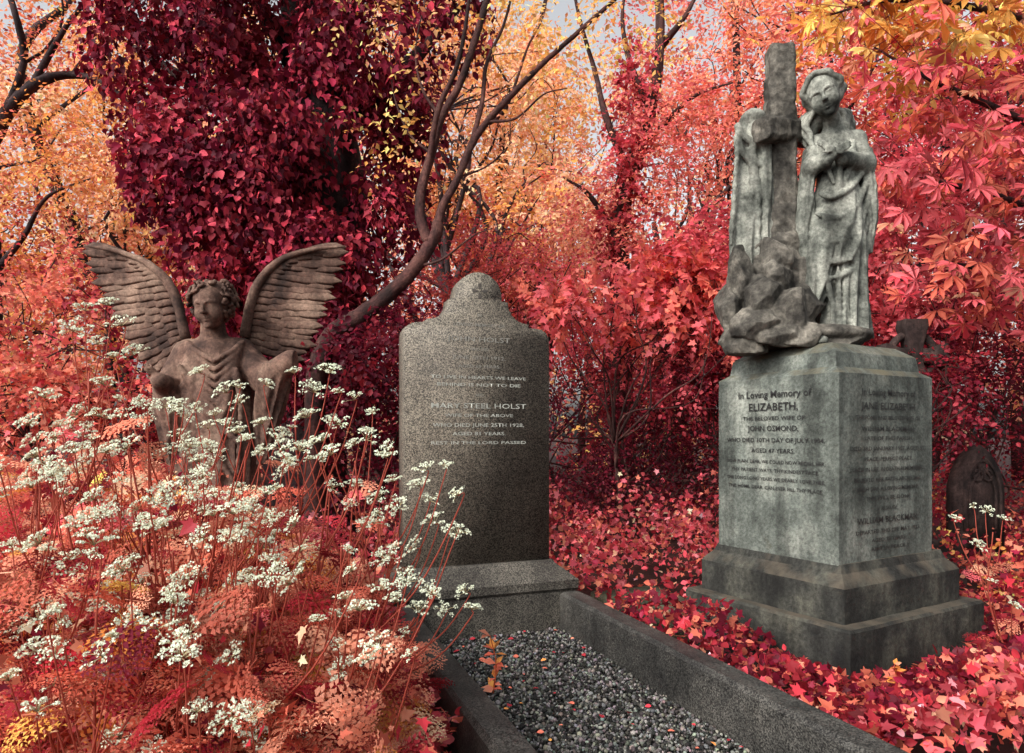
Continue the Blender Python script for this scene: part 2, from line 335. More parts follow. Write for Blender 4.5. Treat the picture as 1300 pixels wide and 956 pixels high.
hl=[(0,.34),(0,1.475),(.004,1.50),(.018,1.523),(.042,1.538),(.075,1.543),(.115,1.543),(.117,1.562),(.150,1.566),(.182,1.580),(.208,1.603),(.225,1.635),(.230,1.668),(.262,1.671)]
dome=[(.3825-.119*math.cos(t),1.690+.120*math.sin(t)) for t in np.linspace(.0,math.pi/2,10)]
left=hl+dome; prof=left+[(.765-x,z) for x,z in left[::-1][1:]]
mb=MB(); slab(mb,prof,h0,wd,-a,.13,.004); st_=build(mb,'stone_slab',M_gran,HS)
mb=MB(); pc=h0+wd*.3825-a*.065
ringstack(mb,pc,wd,-a,[(-.05,.478,.185),(.20,.478,.185),(.215,.49,.197),(.255,.49,.197),(.268,.475,.18),(.33,.40,.10),(.343,.395,.09)],rc=.006,m=10)
build(mb,'plinth',M_grand,HS,smooth=True,sharp=18)
def text(parent,mat,lines,o,xd,nrm,lift=.002,off=.004,label=None):
    for (s,size,x,z,wid) in lines:
        cu=bpy.data.curves.new('t','FONT'); cu.body=s; cu.size=size; cu.align_x='CENTER'; cu.resolution_u=2; cu.offset=size*off
        ob=bpy.data.objects.new('t',cu); C.objects.link(ob); dg=bpy.context.evaluated_depsgraph_get(); dg.update()
        me=bpy.data.meshes.new_from_object(ob.evaluated_get(dg)); me.calc_loop_triangles()
        V=np.array([v.co[:] for v in me.vertices]); T=np.array([t_.vertices[:] for t_ in me.loop_triangles])
        W=V[:,0].max()-V[:,0].min(); sc=wid/W if wid else 1
        mb=MB(); mb.add(o+xd*(x+V[:,0:1]*sc)+UP*(z+V[:,1:2])+nrm*lift,T); ob2=build(mb,'inscription_line',mat,parent)
        if label: ob2['label']=label
        bpy.data.objects.remove(ob); bpy.data.meshes.remove(me)
xc=.3825
ls=[("IN",.022,xc,1.585,0),("LOVING MEMORY OF",.024,xc,1.535,.27),("JOHN HOLST",.034,xc,1.46,.33),("WHO DIED",.02,xc,1.415,0),("JUNE 10TH 1912,",.026,xc,1.37,.28),("AGED 69 YEARS.",.022,xc,1.328,.22),
("AND",.02,xc,1.185,0)]
text(st_,M_faint,ls,h0,wd,a,label='worn faint lettering')
ls=[("TO LIVE IN HEARTS WE LEAVE",.022,xc,1.272,.50),("BEHIND IS NOT TO DIE",.022,xc,1.235,.44),("MARY STEEL HOLST",.036,xc,1.125,.50),("WIFE OF THE ABOVE",.022,xc,1.082,.36),("WHO DIED JUNE 25TH 1928,",.026,xc,1.032,.48),("AGED 81 YEARS.",.024,xc,.99,.28),("REST IN THE LORD PASSED",.022,xc,.945,.50)]
text(st_,M_gild,ls,h0,wd,a,off=.008,label='paler readable lettering')
mb=MB(); o=h0+wd*xc+UP*1.715
for q in range(4):
    an=q*math.pi/2; p=[o+(wd*math.cos(an+t)+UP*math.sin(an+t))*r+a*.002 for t,r in ((0,.004),(-.32,.03),(-.14,.04),(0,.036),(.14,.04),(.32,.03))]; mb.add(p,np.array([[0,1,2,3,4,5]]))
build(mb,'carved_emblem',M_cut,st_)
def kerb(start,label):
    mb=MB(); c=start+a*1.0; ringstack(mb,c,a,wd,[(-.08,1.0,.055),(.185,1.0,.055),(.2,.988,.042),(.201,.98,.036)],rc=.008,m=16,nd=.0015,fine=.06)
    tag(build(mb,'grave_kerb',M_kerb,origin=c,smooth=True,sharp=30),label,'kerb','kerbs around the gravel grave')
fl=h0-wd*.085+a*.125
kerb(fl+wd*.035,'granite kerb along the flower side of the gravel grave')
kerb(fl+wd*.905,'granite kerb between the gravel and the tall statue monument')
n=23000; q1=rng.random(n)*.80+.06; q2=rng.random(n)*2.0; T=fl[None]+wd*q1[:,None]+a*q2[:,None]+UP*(.0+.018*rng.random((n,1)))
R=basis(rdir(n),rdir(n)); R=R*(.6+.6*rng.random((n,1,3))); gcol=(rng.random((n,1))**2.6*.26+.015)*np.array([[1,.96,.90]])*(1+.08*rng.normal(size=(n,3)))
mb=MB(); scatter(mb,(IC1,[IC1F]),R,T,.0042+.006*rng.random(n)**1.6,np.clip(gcol,.01,.8))
b0=fl+wd*.06; b1=fl+wd*.86; mb.add([b0,b1,b1+a*2,b0+a*2],np.array([[0,1,2,3]]),(.02,.02,.02))
n=90; T=fl[None]+wd*(.06+.8*rng.random((n,1)))+a*(2*rng.random((n,1)))+UP*.026; scatter(mb,OVAL,basis(nz(A(0,0,1)+rng.normal(size=(n,3))*.25),nz(rng.normal(size=(n,3))*A(1,1,.1))),T,.014+.016*rng.random(n),colors(n,pal('coral:2 red:3 orange:1')))
tag(build(mb,'gravel',M_peb),'loose grey stone chippings filling the grave between the kerbs','gravel',kind='stuff')
# ------------------------------------------------------------------ statue monument
e1=nz(A(-.5,.866,0)); e2=nz(A(.866,.5,0)); c0=A(1.502,3.311,0)
MO=thing('statue_monument','tall pale stone monument with a robed figure beside a cross on an inscribed pedestal','monument',c0)
mb=MB(); ringstack(mb,c0+e2*.055,e1,e2,[(-.06,.452,.51),(.205,.452,.51),(.217,.444,.502),(.22,.40,.45)],rc=.006,m=22,nd=.0022); build(mb,'base_step',M_step,MO,smooth=True,sharp=20)
mb=MB(); ringstack(mb,c0+e2*.03,e1,e2,[(.21,.392,.435),(.365,.392,.435),(.378,.384,.427),(.415,.350,.393),(.45,.338,.378)],rc=.006,m=20,nd=.0018); build(mb,'upper_step',M_step,MO,smooth=True,sharp=16)
mb=MB(); ringstack(mb,c0,e1,e2,[(.44,.33,.35),(1.256,.33,.35),(1.263,.323,.343),(1.285,.292,.312),(1.352,.282,.302),(1.36,.274,.294),(1.40,.22,.24),(1.405,.1,.1)],rc=.005,m=18,nd=.0012); ped=build(mb,'pedestal',M_mon,MO,smooth=True,sharp=14)
ctr=c0-e2*.3515; ls=[("In Loving Memory of",.046,.0,1.165,.40),("ELIZABETH,",.05,.0,1.105,.27),("THE BELOVED WIFE OF",.026,0,1.06,.34),("JOHN OSMOND,",.036,0,1.01,.28),("WHO DIED 10TH DAY OF JULY 1904,",.029,0,.958,.54),("AGED 47 YEARS.",.028,0,.91,.24),
("HOW PLAIN, DEAR, WE COULD NOW RECALL HER,",.023,0,.86,.54),("THY PATIENT WAYS, THY KINDEST FACE,",.023,0,.82,.48),("THE LONG LONG YEARS WE DEARLY LOVE THEE,",.023,0,.78,.54),("THIS HOME, DEAR, CAN EVER FILL THY PLACE.",.023,0,.74,.52)]
text(ped,M_lead,ls,ctr,-e1,-e2,lift=.0035,off=.012,label='dark lettering on the lighter left face')
ctr=c0-e1*.3315; ls=[("In Loving Memory of",.042,0,1.165,.40),("JANE ELIZABETH",.042,0,1.105,.40),("THE FOND AND BELOVED WIFE OF",.024,0,1.06,.48),("WILLIAM BLACKMAN,",.028,0,1.01,.40),("LATE OF THIS PARISH,",.024,0,.97,.36),("DIED 3RD JANUARY 1907, AGED 52.",.025,0,.925,.56),
("PEACE, PERFECT PEACE.",.023,0,.88,.36),("LOVED IN LIFE, IN DEATH REMEMBERED,",.024,0,.835,.56),("BELIEVED HER FAITH ABOVE ALL,",.024,0,.79,.5),("EACH DAY A LOVING MEMORY,",.024,0,.75,.46),("THY WILL BE DONE.",.023,0,.71,.34),("ALSO OF",.022,0,.665,.12),("WILLIAM BLACKMAN,",.038,0,.61,.46),("DEPARTED THIS LIFE MAY 1923,",.024,0,.565,.48),("AGED 73 YEARS.",.023,0,.527,.26),("REST IN PEACE.",.022,0,.49,.26)]
text(ped,M_lead,ls,ctr,e2,-e1,lift=.0035,off=.012,label='dark lettering on the shaded right face')
def Q(u,v,dy=0.,Y0=3.25): return P(u,v,Y0+dy)
# rocks
rk=SD((.85,2.95,1.36),(1.85,3.60,2.02),.0062)
rk.ell(Q(1040,428,.0),A(.24,.20,.055)); rk.ell(Q(990,415,.02),A(.16,.15,.12)); rk.ell(Q(992,360,.05),A(.11,.11,.22)); rk.ell(Q(960,395,.03),A(.10,.12,.13)); rk.ell(Q(958,345,.06),A(.08,.08,.12))
for (u,v,dy,rx,ry,rz) in ((938,425,.02,.11,.12,.11),(928,392,.03,.09,.11,.13),(940,352,.02,.09,.09,.13),(968,378,-.08,.10,.09,.14),(1002,395,-.11,.12,.08,.13),(980,335,.0,.10,.09,.13),(952,325,.05,.08,.08,.10),(962,414,-.10,.11,.09,.11),(1018,350,.0,.08,.10,.13),(1000,310,.04,.08,.07,.10),(988,352,-.07,.08,.06,.10),(1012,424,-.13,.12,.08,.08),(1022,388,-.06,.08,.10,.12),(992,428,-.14,.10,.07,.07),(1060,434,-.12,.13,.08,.04),(950,440,-.05,.10,.10,.07)):
    rk.chunk(Q(u,v,dy),A(rx,ry,rz))
rk.mesh('rock_mound',M_rock,MO,.003,30,sharp=35)
# cross
cs_=SD((1.05,3.0,1.7),(1.65,3.62,2.90),.0065)
sl_,x,y,z=cs_.reg(Q(950,335,-.1),Q(1040,60,.3)); c=Q(990,200,.06); zt=Q(990,62,.06)[2]; zb=Q(990,335,.06)[2]
cx=c[0]+0*z; taper=.072-.012*(z-zb)/(zt-zb)
d=np.maximum(np.maximum(np.abs(x-cx),np.abs(y-c[1]))-taper,(np.abs((x-cx))+np.abs(y-c[1]))*.7071-taper*1.22); d=np.maximum(d,np.maximum(z-zt,zb-z)); cs_.join(sl_,d,.004)
bx0=Q(1030,172,.14); bx1=Q(966,164,-.08); dr=nz(bx1-bx0); sd_=nz(np.cross(dr,UP)); sl_,x,y,z=cs_.reg(np.minimum(bx0,bx1)-.1,np.maximum(bx0,bx1)+.1)
al=(x-bx0[0])*dr[0]+(y-bx0[1])*dr[1]+(z-bx0[2])*dr[2]; si=(x-bx0[0])*sd_[0]+(y-bx0[1])*sd_[1]+0*z; up_=(z-bx0[2])-dr[2]*al
d=np.maximum(np.maximum(np.abs(si),np.abs(up_))-.053,(np.abs(si)+np.abs(up_))*.7071-.062); d=np.maximum(d,np.maximum(al-np.linalg.norm(bx1-bx0),-al)); cs_.join(sl_,d,.006)
cs_.mesh('cross',M_rock,MO,.008,26)
dp=SD((1.0,3.05,1.72),(1.40,3.50,2.65),.005)
dp.robe([(*Q(954,142,.06),.03,.035,.0),(*Q(955,153,.06),.060,.06,.03),(*Q(955,190,.06),.068,.06,.08),(*Q(953,240,.06),.078,.062,.11),(*Q(950,285,.06),.086,.066,.13),(*Q(950,325,.05),.088,.066,.14),(*Q(952,350,.05),.07,.06,.14)],nf=3,ph=1,twist=1.6,pw=1)
dp.robe([(*Q(971,170,.02),.03,.03,.0),(*Q(971,200,.02),.035,.04,.10),(*Q(970,255,.03),.042,.045,.14),(*Q(972,318,.04),.045,.045,.16)],nf=2,ph=0,twist=1)
dp.ell(Q(956,150,.04),A(.055,.065,.035),k=.02)
for pts in ([(935,160),(950,178),(972,184)],[(934,175),(948,200),(970,210)],[(938,158),(934,220),(928,310)],[(958,160),(955,230),(946,330)],[(950,190),(962,240),(962,320)]):
    dp.chain(catmull([Q(u,v,-.002) for u,v in pts],5),.010,.009,.018)
dp.mesh('cross_drape',M_fig,MO,.002,30)
def headgeo(sd,c,h,fw,up):
    fw=nz(fw); up=nz(up-fw*np.dot(up,fw)); rt=nz(np.cross(fw,up)); R=np.stack([rt,fw,up],1)
    Lc=lambda x,y,z: c+h*(x*rt+y*fw+z*up); k=.10*h
    sd.ell(Lc(0,-.12,.2),A(.68,.82,.78)*h,R,k); sd.ell(Lc(0,.12,-.25),A(.52,.60,.68)*h,R,k*1.5); sd.ell(Lc(0,.52,-.78),A(.18,.18,.15)*h,R,k*1.5)
    for s in(-1,1): sd.ell(Lc(.31*s,.42,-.28),A(.20,.20,.26)*h,R,k*2.5)
    for s in(-1,1): sd.ell(Lc(.27*s,.80,.04),A(.18,.15,.11)*h,R,k,sub=True)
    for s in(-1,1):
        sd.ell(Lc(.26*s,.56,.03),A(.14,.12,.08)*h,R,k*.5); sd.chain([Lc(.08*s,.73,.16),Lc(.27*s,.68,.20),Lc(.46*s,.52,.15)],.03*h,.03*h,k)
        sd.ell(Lc(.09*s,.81,-.24),A(.05,.06,.045)*h,R,k*.5)
    sd.cap(Lc(0,.71,.12),Lc(0,.88,-.20),.045*h,.075*h,k)
    sd.chain([Lc(-.16,.63,-.46),Lc(0,.72,-.44),Lc(.16,.63,-.46)],.025*h,.035*h,k*.5); sd.chain([Lc(-.12,.63,-.56),Lc(0,.70,-.57),Lc(.12,.63,-.56)],.03*h,.04*h,k*.5)
    return Lc,R
def hand(sd,p,d,n,s):
    d=nz(d); n=nz(n); l=nz(np.cross(d,n)); R=np.stack([d,l,n],1); sd.ell(p+d*s*.35,A(.5,.38,.16)*s,R,.006)
    for k_,(o_,ln) in enumerate(((-.27,.75),(-.09,.9),(.09,.85),(.26,.65))):
        b=p+d*s*.7+l*o_*s; m=b+d*s*ln*.5+n*s*.06; sd.cap(b,m,.1*s,.09*s,.002); sd.cap(m,m+d*s*ln*.45-n*s*.16,.09*s,.065*s,.002)
    sd.cap(p+d*s*.15-l*s*.3,p+d*s*.6-l*s*.58,.11*s,.08*s,.003)
bd=SD((1.30,2.92,1.40),(1.86,3.46,2.80),.0042); HH=.108
hc=Q(1046,122,-.08); Lc,Rh=headgeo(bd,hc,HH,A(-.46,-.86,-.30),A(-.42,.0,1))
bd.cap(Q(1050,140,-.03),Q(1060,168,0),.042,.048,.02); bd.cap(Q(1038,184,0),Q(1086,178,0),.045,.048,.03)
bd.robe([(*Q(1060,164,0),.05,.045,0),(*Q(1061,176,0),.088,.065,.0),(*Q(1062,200,-.01),.102,.08,.02),(*Q(1063,232,-.01),.084,.072,.04),(*Q(1066,270,-.01),.100,.088,.06),(*Q(1068,320,-.01),.106,.098,.08),(*Q(1069,380,0),.108,.105,.10),(*Q(1069,418,0),.122,.12,.11),(*Q(1069,432,0),.128,.128,.12)],nf=5,twist=1.5)
bd.robe([(*Q(1062,226,-.02),.080,.072,.0),(*Q(1062,250,-.02),.102,.09,.03),(*Q(1060,285,-.02),.122,.105,.05),(*Q(1058,315,-.02),.128,.11,.07),(*Q(1058,338,-.02),.122,.105,.08)],nf=4,ph=2,twist=2.5,k=.02)
bd.robe([(*Q(1046,285,-.04),.05,.08,.03),(*Q(1038,330,-.05),.062,.078,.08),(*Q(1034,375,-.05),.05,.06,.12),(*Q(1031,402,-.05),.018,.03,.12)],nf=3,ph=.5,twist=1.5,k=.02)
bd.robe([(*Q(1094,192,-.03),.038,.048,.02),(*Q(1101,235,-.02),.034,.052,.12),(*Q(1105,280,-.02),.026,.042,.16),(*Q(1104,322,-.02),.010,.018,.16)],nf=3,ph=.4,twist=1.6,k=.02)
bd.robe([(*Q(1030,190,-.02),.033,.05,.02),(*Q(1023,240,-.01),.034,.05,.10),(*Q(1019,290,-.01),.034,.05,.14),(*Q(1022,350,-.01),.02,.03,.16)],nf=3,ph=1.5,k=.02)
def fy(u): return -.02-.098*math.sqrt(max(.04,1-((u-1062)*.00375/.135)**2))
def ridge(pts,r0,r1,push=0.): bd.chain(catmull([Q(u,v,fy(u)+push) for u,v in pts],5),r0,r1,.018)
for pts in ([(1102,222),(1090,256),(1064,276),(1036,272)],[(1104,240),(1092,286),(1064,306),(1030,298)],[(1104,262),(1092,310),(1066,332),(1032,326)],[(1100,212),(1082,236),(1058,250),(1040,246)],[(1104,280),(1098,325),(1074,347),(1042,356)]): ridge(pts,.008,.005)
for pts in ([(1044,340),(1052,364),(1058,395),(1054,430)],[(1076,342),(1074,380),(1078,430)],[(1090,336),(1092,380),(1098,430)],[(1064,340),(1065,380),(1066,430)]): ridge(pts,.006,.010,.012)
for pts in ([(1042,182),(1048,205),(1058,232)],[(1084,178),(1080,205),(1072,232)],[(1032,250),(1024,300),(1020,352),(1024,400)],[(1066,205),(1066,222),(1066,240)]): ridge(pts,.006,.005,.018)
bd.cap(Q(1086,181,0),Q(1099,208,-.05),.046,.043,.02); bd.cap(Q(1099,208,-.05),Q(1070,201,-.12),.042,.034,.015); bd.cap(Q(1070,201,-.12),Q(1056,191,-.145),.024,.019,.006)
bd.cap(Q(1038,185,0),Q(1030,212,-.05),.044,.040,.02); bd.cap(Q(1030,212,-.05),Q(1048,205,-.11),.038,.032,.015); bd.cap(Q(1048,205,-.12),Q(1064,193,-.15),.023,.019,.006)
hand(bd,Q(1056,191,-.155),A(-.85,0,.6),A(0,-1,.1),.05); hand(bd,Q(1064,193,-.178),A(.8,0,.65),A(0,-1,.1),.05)
bd.cap(Q(1046,428,-.13),Q(1043,434,-.19),.026,.02)
fig=bd.mesh('robed_figure',M_fig,MO)
tag(fig,'robed stone figure with head bowed towards the cross')
hr_=SD((1.26,2.95,2.28),(1.80,3.48,2.82),.0042); hr_.ell(Lc(0,-.26,.30),A(.78,.78,.79)*HH,Rh,.004)
hr_.cap(Lc(0,-.5,.0),Q(1040,160,.06),.06,.05,.02); hr_.cap(Lc(-.35,-.35,-.1),Q(1028,168,.03),.045,.032,.015); hr_.cap(Lc(.35,-.35,-.1),Q(1074,162,.03),.045,.03,.015)
hr_.ell(Lc(0,.95,-.20),A(.52,.60,.86)*HH,Rh,.01,sub=True)
for s,tgt in ((-1,[(1023,150,.0),(1022,168,.0),(1028,186,-.02)]),(1,[(1071,142,.0),(1077,158,-.0),(1083,174,-.0)])):
    for k_ in range(7):
        st=Lc(.06*s,.36-.15*k_,.98-.02*k_); mid_=Lc(.50*s,.32-.15*k_,.72-.03*k_); m2=Lc(.68*s,.06-.12*k_,.15-.05*k_); p_=[st,mid_,m2]+[Q(u+(k_-3)*1.5*s,v,dy+.014*k_-.03) for u,v,dy in tgt]
        q=catmull(p_,7); ph_=k_*1.3
        for m_ in range(len(q)): q[m_]=q[m_]+Rh[:,0]*.005*math.sin(m_*.8+ph_)
        hr_.chain(q,.012,.011,.006)
hr_.mesh('hair',M_fig,fig)
# ------------------------------------------------------------------ winged angel (left)
YA=3.9
def W_(u,v,dy=0.): return P(u,v,YA+dy)
AN=thing('angel_statue','brown stone angel with spread wings rising above the white flowers','statue',P(272,550,YA)*A(1,1,0))
ag=SD((-2.20,3.45,-.05),(-1.18,4.20,1.95),.0068)
hc=W_(268,389,-.14); Lc,Rh=headgeo(ag,hc,.13,A(-.02,-.95,-.18),A(-.08,-.1,1))
ag.cap(W_(270,405,-.05),W_(272,436,-.02),.062,.075,.03); ag.cap(W_(243,450,-.02),W_(302,448,-.02),.088,.088,.04)
ag.robe([(*W_(272,428,-.01),.07,.07,0),(*W_(272,440,-.01),.15,.12,.0),(*W_(273,465,-.02),.205,.15,.03),(*W_(274,500,-.02),.20,.16,.06),(*W_(276,560,-.02),.20,.17,.08),(*W_(276,650,0),.23,.20,.09),(*W_(276,775,0),.29,.25,.10)],nf=5,twist=2)
ag.cap(W_(308,452,-.02),W_(338,482,-.08),.085,.085,.03); ag.cap(W_(338,482,-.08),W_(370,458,-.18),.08,.06,.03); ag.cap(W_(370,458,-.18),W_(384,452,-.2),.035,.03,.01); hand(ag,W_(384,452,-.2),A(.8,-.3,-.1),A(0,-1,.3),.07)
ag.robe([(*W_(354,462,-.14),.08,.07,0.02),(*W_(348,485,-.12),.085,.08,.12),(*W_(340,525,-.08),.08,.07,.16),(*W_(332,590,-.08),.03,.03,.14)],nf=3,k=.02)
ag.cap(W_(238,454,-.02),W_(214,494,-.08),.085,.08,.03); ag.cap(W_(214,494,-.08),W_(203,484,-.24),.07,.045,.02); hand(ag,W_(202,482,-.25),A(-.5,-.3,.7),A(0,-1,0),.07)
ag.robe([(*W_(216,482,-.1),.07,.07,0.02),(*W_(214,520,-.1),.08,.08,.12),(*W_(222,600,-.08),.03,.03,.14)],nf=3,ph=1,k=.02)
for s in (-1,1):
    for k_ in range(8):
        q=catmull([W_(272+s*(36-k_*2.0),434+k_*8,-.09-.02*k_**.5),W_(272+s*(22-k_),446+k_*10,-.152-.004*k_),W_(272+k_,458+k_*11,-.18)],6); ag.chain(q,.013,.010,.014)
for pts in ([(246,470),(240,520),(236,580)],[(300,470),(306,520),(302,600)],[(228,465),(262,520),(300,560)],[(230,490),(262,560),(296,610)]): ag.chain(catmull([W_(u,v,-.168) for u,v in pts],6),.013,.011,.02)
af=ag.mesh('robed_figure',M_ang,AN,.002,20)
hg=SD(hc-A(.2,.22,.2),hc+A(.2,.22,.2),.0055); hg.ell(Lc(0,-.30,.28),A(.84,.80,.82)*.13,Rh,.004); hg.ell(Lc(0,.95,-.15),A(.52,.62,.78)*.13,Rh,.01,sub=True)
for k_ in range(120):
    th=rng.uniform(-2.6,2.6); z=rng.uniform(-.55,1.02)
    if abs(th)<.85 and z<.60: continue
    rr_=math.sqrt(max(.03,1-((z-.28)/.88)**2)); c1=Lc(math.sin(th)*.90*rr_,math.cos(th)*.84*rr_-.28,z); r_=.065*.13*rng.uniform(.8,1.3); tn=nz(rng.normal(size=3))*.11*.13; nn=nz(c1-hc); tn=tn-nn*np.dot(tn,nn)
    q=[c1+tn*math.cos(t)+np.cross(nn,tn)*math.sin(t)+nn*.02*.13*t for t in np.linspace(0,5.2,7)]; hg.chain(q,r_,r_,.002)
hg.mesh('curled_hair',M_ang,af)
def feather(mb,root,tip,wid,nrm,bend):
    root=np.asarray(root);tip=np.asarray(tip); d=tip-root; Lg=np.linalg.norm(d); d=d/Lg; sdv=nz(np.cross(d,nrm)); n=9; V=[]
    for q in range(n):
        t=q/(n-1); wq=wid*(.55+.75*t)*(1-max(0,(t-.72)/.28)**2)**.5 if t<1 else .002
        c=root+d*Lg*t+nrm*(.015*math.sin(t*3.1))+sdv*bend*math.sin(t*np.pi)*Lg
        V+=[c-sdv*wq-nrm*.002,c-sdv*wq*.5+nrm*.0025,c+nrm*.005,c+sdv*wq*.5+nrm*.0025,c+sdv*wq-nrm*.002,c-nrm*.010]
    i=np.arange(n-1)[:,None]*6; j=np.arange(6)[None]; j2=(j+1)%6
    mb.add(V,[np.stack([i+j,i+j2,i+6+j2,i+6+j],-1).reshape(-1,4)])
def wing(side,roots,tips,arm,label):
    mb=MB(); n=len(tips); nrm=nz(A(0.1*side,-1,.05)); ra=catmull(roots,8); ta=catmull(tips,8)
    def at(arr,t): 
        x=t*(len(arr)-1); i=min(int(x),len(arr)-2); return arr[i]+(arr[i+1]-arr[i])*(x-i)
    for row,(cnt,fr,dy,wd_) in enumerate(((20,1.0,.022,.032),(20,.78,.014,.030),(18,.56,.006,.029),(16,.34,-.002,.028))):
        for q in range(cnt):
            t=q/(cnt-1); r=at(ra,t); tp=at(ta,t); r3=W_(*r,.08+dy+.02*t); t3=W_(*(r+(tp-r)*fr*(1+.06*math.sin(q*2.3+row))),.10+dy)
            feather(mb,r3,t3,wd_,nrm,-.06*side*(1-t))
    q=catmull([W_(u,v,.07) for u,v in arm],6); tube(mb,q,[.006,.014,.022,.028,.03],10,rough=.04)
    tag(build(mb,'wing',M_ang,AN,smooth=True),label)
wing(-1,[(186,338),(208,352),(224,380),(232,415),(236,440)],[(106,313),(112,336),(122,362),(134,388),(150,416),(168,444),(190,474)],[(108,312),(148,319),(190,336),(220,370),(236,430)],'wing raised on the left side')
wing(1,[(356,336),(334,350),(318,378),(312,412),(310,438)],[(440,314),(436,336),(428,360),(420,382),(410,405),(402,428),(388,458)],[(438,313),(397,317),(354,332),(324,368),(310,428)],'wing raised on the right side')
# ------------------------------------------------------------------ other stones
def stn(u,Y): return A((u-650)/F*Y,Y,0)
g1=stn(1247,5.0); GS=thing('small_gravestone','small dark brown pointed gravestone behind the monument at the far right','gravestone',g1)
rt_=[(-.21+.42*math.cos(q),.46+.42*math.sin(q)) for q in np.linspace(0,math.pi/3,9)]; pr=[(-.21,0),(.21,0)]+rt_+[(-x,z) for x,z in rt_[::-1][1:]]
mb=MB(); slab(mb,pr,g1+UP*.09,A(.97,.2,0),A(-.2,.97,0),.12,.012); build(mb,'stone_slab',M_darkst,GS)
mb=MB(); nn_=A(.2,-.97,0)
for sc_ in (1,.72):
    rt2=[(-.16*sc_+.32*sc_*math.cos(q),.44+.34*sc_*math.sin(q)) for q in np.linspace(0,math.pi/3,9)]; q=[(.16*sc_,.2)]+rt2+[(-x,z) for x,z in rt2[::-1][1:]]+[(-.16*sc_,.2)]
    tube(mb,[g1+UP*(.09+z)+A(.97,.2,0)*x+nn_*.004 for x,z in q],[.012,.012],6)
for s_,zz_ in ((-.045,.60),(.045,.60),(0,.67)): tube(mb,[g1+UP*(.09+zz_+.04*math.sin(t))+A(.97,.2,0)*(s_+.04*math.cos(t))+nn_*.004 for t in np.linspace(0,6.28,13)],[.010,.010],6)
build(mb,'carved_tracery',M_darkst,GS,smooth=True)
mb=MB(); ringstack(mb,g1+A(-.01,.05,0),A(.97,.2,0),A(-.2,.97,0),[(-.05,.28,.14),(.07,.28,.14),(.1,.25,.11)],rc=.01,m=6,nd=.004); build(mb,'plinth',M_darkst,GS)
g2=stn(1158,4.7); CX=thing('ringed_cross','dark ringed stone cross half hidden behind the monument pedestal','cross',g2); zc=1.53
mb=MB(); ringstack(mb,g2,A(1,0,0),A(0,1,0),[(.25,.11,.07),(zc-.1,.07,.055),(zc-.05,.05,.05),(zc+.05,.05,.05),(zc+.2,.085,.055),(zc+.25,.08,.05)],rc=.012,m=4,nd=.006); build(mb,'shaft',M_darkst,CX,smooth=True,sharp=35)
mb=MB(); 
for s in(-1,1): 
    rings=[]
    for x,h in ((.03,.045),(.1,.05),(.2,.085),(.22,.08)): rings.append([g2+A(s*x,y*.05,zc+z*h) for y,z in((1,1),(-1,1),(-1,-1),(1,-1))])
    loft(mb,rings)
build(mb,'cross_arm',M_darkst,CX)
mb=MB(); tube(mb,[g2+A(.155*math.cos(t),0,zc+.155*math.sin(t)) for t in np.linspace(0,2*np.pi,33)],[.028,.028],8); build(mb,'ring',M_darkst,CX,smooth=True)
mb=MB(); ringstack(mb,g2,A(1,0,0),A(0,1,0),[(-.05,.25,.2),(.14,.25,.2),(.16,.18,.14),(.28,.17,.13)],rc=.01,m=4,nd=.005); build(mb,'stepped_base',M_darkst,CX)
mb=MB(); sc=A(.80,3.80,0); ringstack(mb,sc,wd,-a,[(-.06,.22,.38),(.05,.22,.38),(.06,.205,.365)],rc=.02,m=8,nd=.008); tag(build(mb,'stone_slab',M_slab,origin=sc),'flat mossy stone slab lying beside the monument base','slab')
# ------------------------------------------------------------------ trees
def tree(name,label,u,Y,zt,rad,clumps,p,n,size,tmpl,L=.6,group=None,bark=M_bark,m=10,cat='tree',lean=0,base=None,leaf=M_leaf,droop=.25):
    b=stn(u,Y) if base is None else np.asarray(base); T=thing(name,label,cat,b,group)
    top=b+A(lean,0,zt); mb=MB(); tp=limb(mb,b-UP*.1,top,rad,rad*.35,10,.12,8)
    cs=[];rs=[]
    for (cu,cv,cY,r) in clumps: cs.append(P(cu,cv,cY)); rs.append((r,r*.9,r*.75))
    for c in cs:
        z=np.clip((c[2])*random.uniform(.35,.7),.3,zt); i_=int(np.clip(z/zt*(len(tp)-1),0,len(tp)-1)); q=limb(mb,tp[i_],c,rad*.38,rad*.08,6,.22)
        for _ in range(4):
            s=q[random.randint(len(q)//2,len(q)-1)]; limb(mb,s,c+rdir(1)[0]*np.array(rs[0])*.9,rad*.1,.006,4,.25,4)
    build(mb,'trunk' if cat=='tree' else 'stems',bark,T,smooth=True)
    C2=[];R2=[]
    for c,r in zip(cs,rs):
        for _ in range(8): C2.append(c+rdir(1)[0]*np.array(r)*.75); R2.append(np.array(r)*random.uniform(.2,.45))
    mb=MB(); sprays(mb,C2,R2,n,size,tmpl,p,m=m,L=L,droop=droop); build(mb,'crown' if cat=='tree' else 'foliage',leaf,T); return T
def rc(u0,u1,v0,v1,Y0,Y1,r0,r1,n): return [(random.uniform(u0,u1),random.uniform(v0,v1),random.uniform(Y0,Y1),random.uniform(r0,r1)) for _ in range(n)]
far='trees in the wood behind the graves'  # far leaf palettes are lightened: distance haze and background glow painted into the colours
tree('woodland_tree','amber and orange tree at the far left edge of the wood',-40,8.5,7,.16,rc(-160,110,90,420,8,9.5,.6,1.0,10),pal('amber:2 orange:3 salmon:2 coral:2'),10000,.095,LEAF,group=far)
tree('woodland_tree','peach coloured tree behind the bare dark branches on the left',90,11,8,.14,rc(20,220,100,460,10.5,12.5,.7,1.2,12),pal('peach:3 salmon:3 amber:2 coral:1'),12000,.12,LEAF,group=far)
